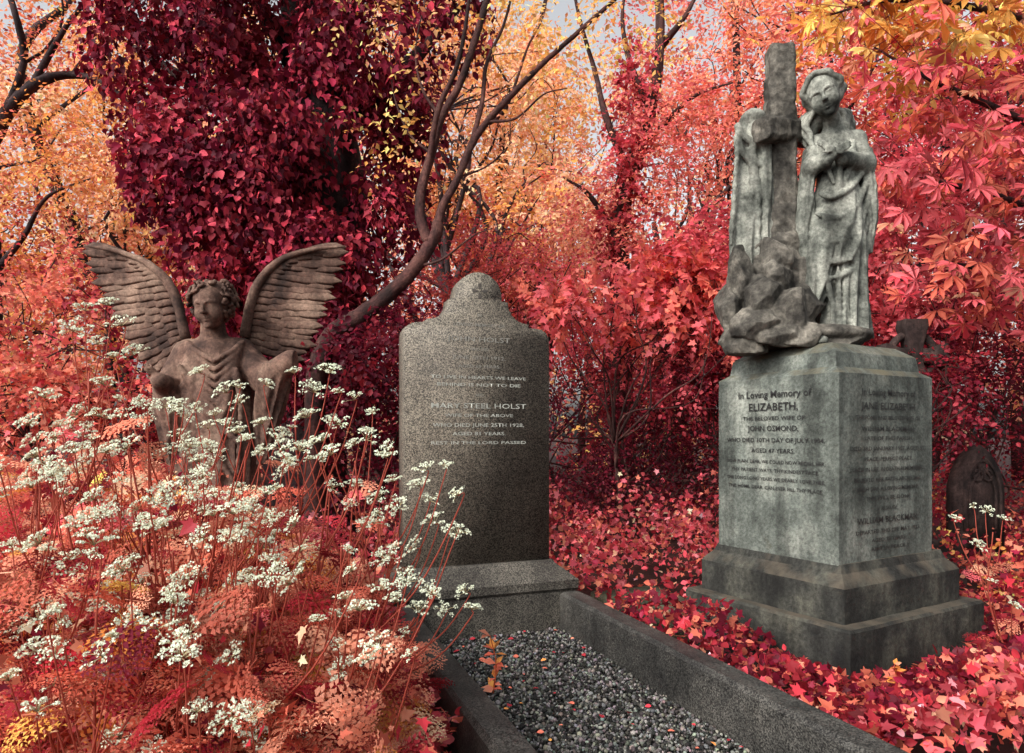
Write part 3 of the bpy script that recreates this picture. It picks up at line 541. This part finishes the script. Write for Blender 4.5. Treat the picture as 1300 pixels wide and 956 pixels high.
tree('woodland_tree','orange tree with glow tinted into its leaves just left of the ivy covered trunk',230,13,10,.16,rc(130,330,-20,420,12,14.5,1,1.4,10),pal('amber:3 peach:2 salmon:2'),10000,.15,LEAF,group=far)
tree('woodland_tree','yellow orange tree behind the curving bare trunk',560,11,10,.13,rc(450,690,-20,260,10,12,.6,1.1,15),pal('amber:2 orange:3 salmon:4 peach:2'),15000,.105,LEAF,group=far)
tree('woodland_tree','coral tree above the granite headstone',640,12.5,7,.14,rc(550,760,220,460,11.5,14,.9,1.3,12),pal('coral:4 salmon:4 pink:2'),15000,.115,LEAF,group=far)
tree('woodland_tree','pale golden peach tree in front of the gap of sky',700,15,11,.12,rc(610,790,-20,300,13.5,16,.8,1.3,12),pal('salmon:3 peach:5 yellow:1 amber:2'),11000,.14,LEAF,group=far)  # golden glow of the upper centre is put into these leaf colours
tree('woodland_tree','coral and orange tree directly behind the stone cross',930,12,10,.15,rc(840,1080,-20,340,11,13.5,.8,1.3,19),pal('coral:4 orange:1 salmon:4 pink:2'),23000,.11,LEAF,group=far)
tree('woodland_tree','rosy tree filling the wood right of the robed figure',1180,11,9,.16,rc(1060,1300,60,460,10,12.5,.8,1.4,14),pal('rose:4 pink:4 coral:2'),16000,.115,LEAF,group=far)
tree('woodland_tree','crimson tree at the far right edge of the wood',1360,9,8,.2,rc(1240,1460,0,460,8.5,10.5,.7,1.2,12),pal('red:4 rose:4 pink:1'),12000,.105,LEAF,group=far)
tree('woodland_tree','deep rose tree low behind the monument pedestal',830,13,5,.14,rc(700,1100,300,500,12,14.5,.9,1.4,14),pal('rose:2 pink:4 coral:4'),14000,.125,LEAF,group=far)
mb=MB(); cs=[];rs=[]
for _ in range(210):
    an=random.uniform(-1.15,1.15); R_=random.uniform(18,27); cs.append(A(R_*math.sin(an),R_*math.cos(an),random.uniform(.5,11.5)*(1 if abs(an-.12)>.05 else .7))); rs.append((random.uniform(1.2,2.2),)*3)
sprays(mb,cs,rs,52000,.28,LEAF,pal('coral:2 peach:4 salmon:4 amber:2'),m=8,L=1.2,shell=.2)  # pale peach leaf tints stand in for distance haze
for _ in range(40):
    an=random.uniform(-1.1,1.1); R_=random.uniform(18,24); b=A(R_*math.sin(an),R_*math.cos(an),-.1); limb(mb,b,b+A(random.uniform(-1,1),0,random.uniform(5,9)),.16,.05,5,.06); 
    mb.C[-1][:]=(.06,.02,.022)
tag(build(mb,'distant_wood',M_leaf),'coral wood with haze tinted into its leaves far behind all the nearer trees','wood',kind='stuff')
ub=stn(795,8); T=thing('ivy_tree','dark pink ivy covered tree forking right of the pale sky gap','tree',ub)
mb=MB(); tk=[P(u,v,8) for u,v in((795,690),(788,520),(790,400),(785,310),(795,230),(815,180),(830,120),(838,50),(835,-60))]; tube(mb,catmull(tk,6),[.16,.14,.12,.11,.08,.06,.045],9,rough=.06)
for br in ([(812,190),(850,150),(885,120),(930,105)],[(800,225),(770,150),(755,90),(735,20),(720,-60)],[(826,140),(800,80),(790,20),(800,-40)],[(838,60),(870,20),(900,-40)],[(786,310),(750,250),(715,225)],[(790,380),(840,330),(880,315)]):
    tube(mb,catmull([P(u,v,8+random.uniform(-.2,.2)) for u,v in br],6),[.05,.035,.022,.01],6,rough=.05)
build(mb,'trunk',M_barkp,T,smooth=True)
mb=MB(); cs=[P(788+random.uniform(-16,16)+ (0 if v>200 else (200-v)*.2),v,7.9) for v in np.linspace(560,80,34)]; rs=[(.14,.14,.2)]*len(cs)
sprays(mb,cs,rs,4000,.07,IVY,pal('crimson:1 red:3 rose:3 pink:2'),m=6,L=.25,shell=.6)
cl=rc(790,960,-40,300,7.4,8.8,.25,.5,14)+rc(700,800,200,320,7.4,8.8,.25,.4,4); sprays(mb,[P(*c[:3]) for c in cl],[(c[3],)*3 for c in cl],9000,.068,LEAF,pal('pink:3 coral:4 salmon:3 rose:1'),m=8,L=.4); build(mb,'foliage',M_leaf,T)
T=thing('ivy_tree','massive crimson ivy smothered tree behind the angel','tree',stn(385,6.0))
mb=MB(); tube(mb,catmull([P(u,v,6) for u,v in((392,695),(388,560),(400,430),(415,300),(410,150),(395,20),(385,-120))],6),[.42,.34,.32,.34,.3,.26,.2],14,rough=.06)
for br in ([(400,260),(330,170),(250,110),(170,60)],[(405,200),(480,120),(540,60),(590,0)],[(400,330),(330,290),(270,270)],[(400,120),(350,40),(300,-40)],[(410,180),(300,60),(200,-30)]):
    tube(mb,catmull([P(u,v,5.9) for u,v in br],6),[.14,.1,.05,.02],8,rough=.06)
build(mb,'trunk',M_bark,T,smooth=True)
cs=[];rs=[]
while len(cs)<200:
    v=random.uniform(-90,480); t=(480-v)/570; lo=325-215*t**.7; hi=460+150*t**1.2
    u=random.uniform(lo,hi)
    if 395<u<475 and 130<v<300: continue
    if 330<u<400 and 60<v<150: continue
    if 250<u<300 and 110<v<200: continue
    if v>330 and u>455: continue
    cs.append(P(u+random.gauss(0,14),v,random.uniform(5.1,6.3))); r=random.uniform(.10,.32); rs.append((r,r,r*1.15))
cs=np.array(cs);rs=np.array(rs)
def hanging(mb,cs,rs,n,size,tmpl,p):
    ci=rng.choice(len(cs),n,p=(rs[:,0]**2)/(rs[:,0]**2).sum()); d=rdir(n); d[:,1]=-np.abs(d[:,1])*.9+.15; d=nz(d); pos=cs[ci]+d*rs[ci]*(.6+.7*rng.random((n,1)))
    R=basis(nz(d+rng.normal(size=(n,3))*.8+A(0,-.1,.3)),nz(A(0,0,-1)+d*.5+rng.normal(size=(n,3))*.5)); cc=p[0][rng.choice(len(p[0]),len(cs),p=p[1])]
    scatter(mb,tmpl,R,pos,size*(.45+1.0*rng.random(n)),colors(n,p,cc[ci],.5,.38))
mb=MB(); hanging(mb,cs,rs,26000,.058,IVY,pal('wine:4 crimson:4 red:2 rose:.6')); hanging(mb,cs,rs,20000,.058,OVAL,pal('wine:4 crimson:4 red:2 rose:.6')); build(mb,'ivy',M_ivy,T)
# curving bare tree
YB=4.9; T=thing('curving_tree','bare dark curving tree with forked branches rising behind the granite headstone','tree',stn(398,YB))
mb=MB()
def B(pts,r,k=8,dy=0.): tube(mb,catmull([P(u,v,YB+dy*i_/len(pts)) for i_,(u,v) in enumerate(pts)],7),[x*.74 for x in r],k,rough=.06)
B([(398,735),(400,600),(402,480),(422,425),(462,398),(500,368),(528,338),(552,300),(556,282)],[.12,.11,.1,.09,.08,.072,.07,.062,.055],10)
B([(545,308),(534,278),(535,240),(548,195),(560,150),(582,110),(600,60),(618,0),(630,-60)],[.055,.05,.045,.04,.036,.034,.028])
B([(554,292),(562,262),(582,225),(598,185),(618,155),(650,120),(690,80),(735,40),(785,-5),(830,-50)],[.05,.04,.038,.034,.03,.025,.02,.016])
B([(535,248),(545,200),(556,140),(578,90),(590,40),(600,-40)],[.035,.03,.026,.02,.014],6,-.3)
B([(598,185),(612,130),(618,80),(640,30),(655,-30)],[.028,.022,.016,.01],6,.3)
B([(560,150),(535,110),(528,60),(540,0)],[.02,.014,.01,.007],5,.2); B([(618,155),(655,150),(690,120),(720,112)],[.016,.012,.008,.005],5,-.3)
B([(548,195),(520,170),(500,120),(495,60)],[.018,.012,.008,.005],5,.4); B([(650,120),(670,60),(690,20),(700,-40)],[.016,.012,.008,.005],5,.2)
B([(528,338),(560,330),(600,300),(625,290)],[.018,.012,.008,.004],5,-.2); B([(582,225),(620,210),(650,180)],[.012,.008,.004],5,.2)
build(mb,'trunk',M_barkp,T,smooth=True)
mb=MB(); cl=rc(440,800,-60,70,4.6,5.4,.16,.36,18)+rc(470,700,60,220,4.7,5.3,.12,.25,9)
sprays(mb,[P(c[0],c[1],c[2]) for c in cl],[(c[3],)*3 for c in cl],2200,.055,LEAF,pal('amber:3 yellow:2 orange:3 salmon:2'),m=7,L=.3); build(mb,'crown',M_leaf,T)
T=thing('dark_limbed_tree','tree with dark twisting limbs against the sky at the top left','tree',stn(10,6.5))
mb=MB()
def B6(pts,r,k=7): tube(mb,catmull([P(u,v,6.5+random.uniform(-.15,.15)) for u,v in pts],7),[x*.8 for x in r],k,rough=.06)
B6([(-30,690),(-20,500),(-10,350),(-20,220),(0,160),(40,110),(90,95),(140,110),(200,170)],[.16,.14,.11,.09,.07,.05,.03,.015]); B6([(0,160),(30,80),(20,20),(0,-40)],[.05,.04,.03]); B6([(40,110),(80,40),(110,0),(150,-50)],[.045,.03,.02,.01])
B6([(-10,350),(30,300),(60,250),(120,225)],[.05,.03,.02,.008]); B6([(30,80),(60,60),(80,20),(70,-40)],[.02,.015,.01]); B6([(90,95),(120,60),(170,40)],[.02,.012,.006]); B6([(-20,220),(10,210),(50,200),(80,160)],[.03,.02,.012,.006])
build(mb,'trunk',M_bark,T,smooth=True)
cl=rc(-60,190,-40,130,6,7,.2,.45,16)+rc(-60,130,130,330,6,7.2,.25,.45,12); mb=MB(); sprays(mb,[P(*c[:3]) for c in cl],[(c[3],)*3 for c in cl],7500,.055,LEAF,pal('orange:3 coral:3 amber:1 red:4'),m=8,L=.35); build(mb,'crown',M_leaf,T)
T=thing('chestnut_tree','chestnut tree with large hand shaped coral leaves overhanging the right side','tree',stn(1430,4.7))
mb=MB(); tube(mb,catmull([P(1430,740,4.7),P(1425,400,4.8),P(1440,100,4.8),P(1430,-150,4.8)],8),[.2,.17,.14,.1],10,rough=.05); ends=[]
for br in ([(1430,250),(1350,180),(1270,140),(1180,100),(1110,60)],[(1435,100),(1340,40),(1240,10),(1130,0),(1050,20)],[(1430,330),(1350,290),(1270,250),(1190,230),(1130,210)],[(1430,0),(1330,-40),(1200,-30),(1080,-30)],[(1428,420),(1340,400),(1260,350),(1200,330)]):
    q=catmull([P(u,v,4.7+.25*math.sin(u*.02)) for u,v in br],7); tube(mb,q,[.05,.03,.02,.006],6,rough=.05); ends.append(q)
build(mb,'trunk',M_bark,T,smooth=True)
allp=np.concatenate([q[6:] for q in ends]); n=900; b=allp[rng.integers(0,len(allp),n)]; off=rng.normal(size=(n,3))*A(.2,.35,.15); pos=b+off
yel=(pos[:,2]>1+(550-110)/F*4.7)&(rng.random(n)<.8)
cA=colors(n,pal('coral:4 pink:5 rose:3 salmon:1'),br=.35); cB=colors(n,pal('orange:3 amber:4 yellow:2 salmon:1'),br=.3); col=np.where(yel[:,None],cB,cA)
R=basis(nz(A(0,-.55,.75)+rng.normal(size=(n,3))*.5),nz(off*A(1.6,.5,.6)+A(-.1,-.3,-.3)+rng.normal(size=(n,3))*.35)); mb=MB(); scatter(mb,PALM,R,pos,.08+.09*rng.random(n),col)
for i_ in range(0,n,3): tube(mb,[b[i_],(b[i_]+pos[i_])/2+A(0,0,.03),pos[i_]],[.004,.002],3,(.3,.05,.05))
build(mb,'crown',M_leaf,T)
# ------------------------------------------------------------------ shrubs
sg='shrubs in the undergrowth'
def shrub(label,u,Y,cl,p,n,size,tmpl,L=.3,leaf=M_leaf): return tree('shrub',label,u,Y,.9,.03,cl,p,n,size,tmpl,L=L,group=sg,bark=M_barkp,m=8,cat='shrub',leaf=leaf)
shrub('coral leaved shrub at the left edge behind the tall flowers',40,5.2,rc(-80,130,350,600,4.8,5.8,.25,.45,12),pal('coral:4 salmon:2 pink:2 red:2'),6500,.05,MAPLE)
shrub('red leaved shrub directly behind the angel',230,5.4,rc(110,360,330,620,5.0,6.2,.25,.45,14),pal('red:3 coral:3 crimson:2 rose:2'),8000,.05,OVAL)
shrub('dark crimson shrub with hollow shade in its leaf colour between angel and headstone',470,5.3,rc(390,560,420,660,4.5,6.0,.2,.4,16),pal('wine:4 crimson:4 red:1'),9500,.048,OVAL)  # wine leaves paint the dark hollow beside the headstone
shrub('rose pink shrub rising behind the granite headstone',600,6.6,rc(500,710,300,470,6.2,7.2,.3,.5,12),pal('rose:3 pink:3 red:1 coral:2'),9000,.05,LEAF)
shrub('pink maple leaved shrub between headstone and statue',780,6.2,rc(690,930,320,450,5.7,6.8,.25,.45,12),pal('rose:2 pink:4 coral:3'),5000,.072,MAPLE)
shrub('wine red shrub with shade put into its leaves low between headstone and monument',790,6.5,rc(690,920,440,640,6.0,7.2,.3,.5,18),pal('wine:5 crimson:4 black:1'),11000,.048,LEAF)  # shade of the dark hollow is painted as near-black wine leaves
shrub('broad dark red shrub far back between the two tall stones',700,9,rc(500,1000,440,600,8.5,10,.5,.8,18),pal('crimson:3 red:3 rose:2'),9000,.085,LEAF,.4)
shrub('crimson shrub just behind the rocks of the statue',930,6.5,rc(860,1080,290,520,6.1,7,.25,.5,14),pal('crimson:2 rose:4 red:3 pink:1'),8500,.055,OVAL)
shrub('pinkish shrub right of the robed figure',1170,6.2,rc(1090,1260,200,450,5.7,6.8,.25,.5,14),pal('rose:4 pink:2 red:2'),8500,.06,MAPLE)
shrub('dark crimson shrub around the small brown gravestone',1250,6.0,rc(1130,1380,380,600,5.6,6.8,.3,.5,18),pal('crimson:4 red:2 wine:2'),10000,.052,LEAF)
shrub('small red shrub straggling over the ringed stone cross',1130,4.6,rc(1180,1225,460,540,4.4,4.8,.10,.16,6),pal('crimson:3 red:3 rose:2'),1000,.04,OVAL)
# ------------------------------------------------------------------ ground cover
n=64000; Yg=2.0+rng.random(n)**1.3*7.5; Xg=(rng.random(n)*2-1)*(Yg*.92+.3); pos=np.stack([Xg,Yg,np.zeros(n)],1)
rel=pos-(c0+e2*.055); in1=(np.abs(rel@e1)<.48)&(np.abs(rel@e2)<.54); rel=pos-fl; q1=rel@wd; q2=rel@a; in2=(q1>-.03)&(q1<.98)&(q2>-.3)&(q2<2.1)
rel=pos-sc; in3=(np.abs(rel@wd)<.2)&(np.abs(rel@a)<.36)
dm=np.maximum(np.abs((pos-c0)@e1)-.45,np.abs((pos-c0)@e2)-.5); gr=np.clip(.3+dm*1.8,.25,1)
keep=~(in1|in2|in3); pos=pos[keep]; gr=gr[keep]; n=len(pos)
bump_=np.clip(np.sin(pos[:,0]*4.1+1)*np.sin(pos[:,1]*3.7)+.6+.5*np.sin(pos[:,0]*11)*np.sin(pos[:,1]*10),0,2)
hh=.16+.36*bump_*np.clip((pos[:,1]-2.3)/1.5,.25,1); rr_=rng.random(n)**.5; pos[:,2]=hh*gr*rr_-.02
R=basis(nz(A(0,-.7,.6)+rng.normal(size=(n,3))*.9),nz(rng.normal(size=(n,3))*A(1,1,.8)+A(0,-.2,.1))); mb=MB()
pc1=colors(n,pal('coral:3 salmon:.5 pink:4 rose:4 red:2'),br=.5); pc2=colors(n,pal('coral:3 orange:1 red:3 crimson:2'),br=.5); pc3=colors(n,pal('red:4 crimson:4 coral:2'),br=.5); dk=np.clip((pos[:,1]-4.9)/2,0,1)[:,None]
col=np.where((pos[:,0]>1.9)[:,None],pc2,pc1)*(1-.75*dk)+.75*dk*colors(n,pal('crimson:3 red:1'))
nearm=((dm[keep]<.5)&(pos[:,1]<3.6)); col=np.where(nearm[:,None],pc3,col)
half=rng.random(n)<.5
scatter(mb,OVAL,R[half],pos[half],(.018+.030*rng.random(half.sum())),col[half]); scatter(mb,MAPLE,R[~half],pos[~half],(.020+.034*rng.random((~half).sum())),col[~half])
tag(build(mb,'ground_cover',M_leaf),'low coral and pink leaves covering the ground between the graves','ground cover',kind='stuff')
# ------------------------------------------------------------------ cow parsley
FL=[]
for k_ in range(5):
    for rr,da in ((.55,-.3),(1,0),(.55,.3)): FL.append((rr*math.cos(2*math.pi*k_/5+da),rr*math.sin(2*math.pi*k_/5+da),.15*rr))
FLOR=(np.array(FL),[np.array([list(range(15))])])
def frond(np_=7,nj=5):
    V=[];Fq=[];
    for i_ in range(np_):
        t=.2+i_*.78/np_; pl=.50*(1-(t-.2)/.95)
        for s in(-1,1):
            ang=math.radians(58)
            for j_ in range(nj):
                tt=(j_+1)/nj; x=s*math.sin(ang)*pl*tt; y=t+math.cos(ang)*pl*tt; l=.105*(1.2-tt*.6)*(pl/.5+.3)
                for s2 in(-1,1):
                    a2=s*ang+s2*.85; dx,dy=math.sin(a2),math.cos(a2); px,py=dy,-dx; n=len(V); z=-.3*y*y-.15*abs(x)+.03*math.sin(i_*2+j_*3+s2)
                    V+=[(x,y,z),(x+dx*l*.5+px*l*.28,y+dy*l*.5+py*l*.28,z+.012),(x+dx*l,y+dy*l,z-.02),(x+dx*l*.5-px*l*.28,y+dy*l*.5-py*l*.28,z+.012)]; Fq.append([n,n+1,n+2,n+3])
    n=len(V); V+=[(-.006,0,0),(.006,0,0),(.003,1,-.3),(-.003,1,-.3)]; Fq.append([n,n+1,n+2,n+3])
    return (np.array(V),[np.array(Fq)])
FROND=frond()
def umbel(H,R_,nrm):
    mb=MB(); nrm=nz(nrm); x=nz(np.cross(nrm,A(.3,.9,.1))); y=np.cross(nrm,x); base=H-nrm*R_*.75; k=int(rng.integers(9,15)); pts=[]
    for i_ in range(k):
        if rng.random()<.12: continue
        r=math.sqrt((i_+.4)/k)*R_*rng.uniform(.85,1.2); th=i_*2.4+rng.uniform(-.3,.3); c=H+x*r*math.cos(th)+y*r*math.sin(th)-nrm*(r*r/R_)*.35+nrm*rng.uniform(-.14,.14)*R_
        tube(mb,[base,base+(c-base)*.55+nrm*.04*R_,c-nrm*R_*.12],[.0009,.0006],3,(.45,.38,.22)); m=int(rng.integers(11,18)); ru=R_*rng.uniform(.20,.32)
        q=np.sqrt(rng.random(m))*ru; a_=rng.random(m)*6.28; T=c+(x*np.cos(a_)[:,None]+y*np.sin(a_)[:,None])*q[:,None]-nrm*((q/ru)**2*ru*.45)[:,None]; pts.append(T)
    T=np.concatenate(pts); n=len(T); Rb=basis(nz(nrm+rng.normal(size=(n,3))*.6+A(-.1,-.5,0)),rdir(n)); base_c=np.array([[.76,.82,.64]])*(.6+.42*rng.random((n,1)))
    scatter(mb,FLOR,Rb,T,R_*(.068+.05*rng.random(n)),np.clip(base_c,0,.95)); return mb,base
cp='cow parsley in the flower bank'
def parsley(label,root,heads,nf=16,fs=.3,group=cp,hr=(.026,.044),fcol='coral:4 salmon:3 red:2 pink:1'):
    root=np.asarray(root,float); T=thing('cow_parsley',label,'wild flower',root,group); hs=[np.asarray(h,float) for h in heads]; cen=np.mean(hs,0); top=root+(cen-root)*.82; top[2]=max(h[2] for h in hs)*.85
    sm=MB(); mid=root+(top-root)*.5+A(*rng.normal(0,.03,2),0); main=catmull([root-UP*.05,mid,top],10); tube(sm,main,[.0045,.0024],5,(.42,.09,.06)); ums=[]
    for h in hs:
        nrm=nz(A(-.05,-.5,1)+rng.normal(size=3)*.3); mb,b=umbel(h,rng.uniform(*hr),nrm); ums.append(mb)
        zz=max(.1,h[2]-np.linalg.norm((h-cen)[:2])*1.0-rng.uniform(.1,.3)); i_=int(np.argmin(np.abs(main[:,2]-min(zz,main[-1,2])))); s=main[i_]
        tube(sm,catmull([s,s+(b-s)*.5+A(0,0,-.02)+(b-s)*A(.15,.15,0),b-nrm*.02,b],5),[.0026,.0012],4,(.42,.09,.06))
    build(sm,'stem',M_leaf,T)
    idx=rng.integers(1,len(main)-3,nf); P0=main[idx]; th=rng.random(nf)*6.28; d=np.stack([np.cos(th),np.sin(th)-.25,.25+.45*rng.random(nf)],1)
    mb=MB(); R=basis(nz(A(0,0,1)+d*-.3+rng.normal(size=(nf,3))*.3+A(0,-.3,0)),nz(d)); scatter(mb,FROND,R,P0,fs*(.6+.6*rng.random(nf))*(1.15-.5*P0[:,2]),colors(nf,pal(fcol),br=.35)); build(mb,'foliage',M_leaf,T)
    for m_ in ums: build(m_,'flower_head',M_flower,T)
    return T
def hd(L_): return [P(u,v,y) for u,v,y in L_]
parsley('tallest cow parsley, reaching in front of the left wing of the angel',A(-1.05,1.75,0),hd([(108,385,1.75),(135,378,1.8),(95,410,1.7),(150,402,1.75),(128,478,1.7),(60,495,1.65),(88,520,1.7),(165,440,1.8),(30,530,1.6),(120,430,1.75)]),20,.2,hr=(.024,.038))
parsley('cow parsley whose flowers stand in front of the body of the angel',A(-.75,2.2,0),hd([(340,482,2.2),(372,466,2.25),(418,462,2.2),(400,488,2.2),(300,505,2.1),(330,530,2.1),(270,520,2.1),(447,500,2.2),(385,520,2.1),(360,545,2.1),(430,530,2.15),(405,552,2.1),(465,548,2.15)]),18,.2,hr=(.028,.044))
parsley('cow parsley screening the robe of the angel below its left hand',A(-1.0,2.2,0),hd([(205,508,2.2),(235,520,2.2),(262,535,2.2),(225,545,2.15),(290,532,2.2),(180,530,2.15),(250,560,2.1),(310,552,2.15),(200,570,2.1),(275,575,2.1),(330,565,2.1)]),26,.22,hr=(.028,.042))
parsley('cow parsley leaning to the right across the foot of the headstone',A(-.50,2.1,0),hd([(545,628,2.1),(530,608,2.15),(500,640,2.0),(575,672,2.0),(520,690,2.0),(475,625,2.1),(548,655,2.05),(460,660,2.0),(490,700,1.9)]),10,.18,hr=(.026,.040))
parsley('low cow parsley flowering against the dark plinth',A(-.50,1.95,0),hd([(590,745,1.9),(545,742,1.85),(600,765,1.85),(530,765,1.8),(565,770,1.85),(500,755,1.75),(510,800,1.75)]),6,.14,hr=(.022,.036))
parsley('cow parsley at the right edge in front of the small brown gravestone',A(2.12,2.85,0),hd([(1232,640,2.9),(1255,645,2.85),(1215,655,2.9),(1275,655,2.8),(1245,690,2.8),(1290,765,2.6),(1262,735,2.7)]),10,.13,hr=(.02,.032))
common='white cow parsley with coral feathery leaves in the thick of the flower bank'
spots=[(40,600,1.5),(130,570,1.6),(215,545,1.85),(290,570,1.75),(380,580,1.9),(440,600,2.05),(60,720,1.35),(150,690,1.45),(240,670,1.5),(330,680,1.6),(410,690,1.7),(20,830,1.2),(120,810,1.25),(210,780,1.3),(310,770,1.4),(400,780,1.5),(270,620,1.65),(180,620,1.55),(-30,640,1.5),(240,880,1.2),(370,880,1.35),(350,630,1.8),(240,520,1.95),(160,530,1.75),(60,560,1.6),(300,730,1.5)]
for (u,v,Yp) in spots:
    hs=[P(u+random.gauss(0,68),v+random.gauss(0,42),Yp+random.uniform(-.15,.15)) for _ in range(random.randint(8,12))]; hs=[h for h in hs if h[2]>.12 and h[0]*F/h[1]+650<590]
    r=P(u+random.uniform(-20,20),v,Yp)*A(1,1,0)+A(0,random.uniform(0,.15),0); parsley(common,r,hs,18,.16,hr=(.016,.034))
n=2300; Yf=1.25+rng.random(n)*1.7; uf=-80+rng.random(n)*600; Xf=(uf-650)/F*Yf; zf=rng.random(n)**.8*np.clip(1.15-(uf-50)/700,.4,1)*.74
zf=np.where((Yf>2.2)&(uf<400),zf*1.25,zf)
pos=np.stack([Xf,Yf,zf],1); th=rng.random(n)*6.28; d=np.stack([np.cos(th),np.sin(th)-.4,.35*rng.normal(size=n)],1)
ok=((pos-fl)@wd<-.12)|((zf>.5)&((pos-fl)@wd<-.04)); pos=pos[ok]; d=d[ok]; n=len(pos)
mb=MB(); scatter(mb,FROND,basis(nz(A(0,-.5,.9)+rng.normal(size=(n,3))*.55),nz(d)),pos,.07+.09*rng.random(n),colors(n,pal('coral:5 salmon:3 red:3 crimson:1 orange:1'),br=.45))
n=12000; k_=rng.integers(0,len(pos),n); pp=pos[k_]+rng.normal(size=(n,3))*.07; pp[:,2]=np.abs(pp[:,2]*rng.random(n)**.3)
ok=((pp-fl)@wd<-.10); pp=pp[ok]; n=len(pp)
scatter(mb,MAPLE,basis(nz(A(0,-.5,.8)+rng.normal(size=(n,3))*.7),nz(rng.normal(size=(n,3))+A(0,-.2,-.2))),pp,.014+.028*rng.random(n)**2,colors(n,pal('coral:5 salmon:2 red:4 crimson:2'),br=.45))
tag(build(mb,'undergrowth',M_leaf),'mass of coral ferny leaves beneath the white flowers','undergrowth',kind='stuff')
def weed(label,u,v,Y,h):
    b=P(u,v,Y); b[2]=0 if b[2]<.1 else b[2]; T=thing('small_weed',label,'weed',b); mb=MB(); n=26; main=catmull([b,b+A(.01,0,h*.5),b+A(-.01,-.02,h)],6); tube(mb,main,[.003,.0015],4,(.6,.15,.06)); build(mb,'stem',M_leaf,T)
    mb=MB(); i_=rng.integers(1,len(main),n); th=rng.random(n)*6.28; d=np.stack([np.cos(th),np.sin(th)-.3,rng.random(n)*.8],1); scatter(mb,LEAF,basis(nz(A(0,-.4,1)+rng.normal(size=(n,3))*.3),nz(d)),main[i_],h*(.15+.15*rng.random(n)),colors(n,pal('coral:2 orange:3 salmon:1'))); build(mb,'foliage',M_leaf,T)
weed('small orange weed sprouting in front of the monument base',1135,868,2.5,.16)
weed('thin orange weed growing at the left kerb of the grave',626,880,2.3,.2)
print('done')
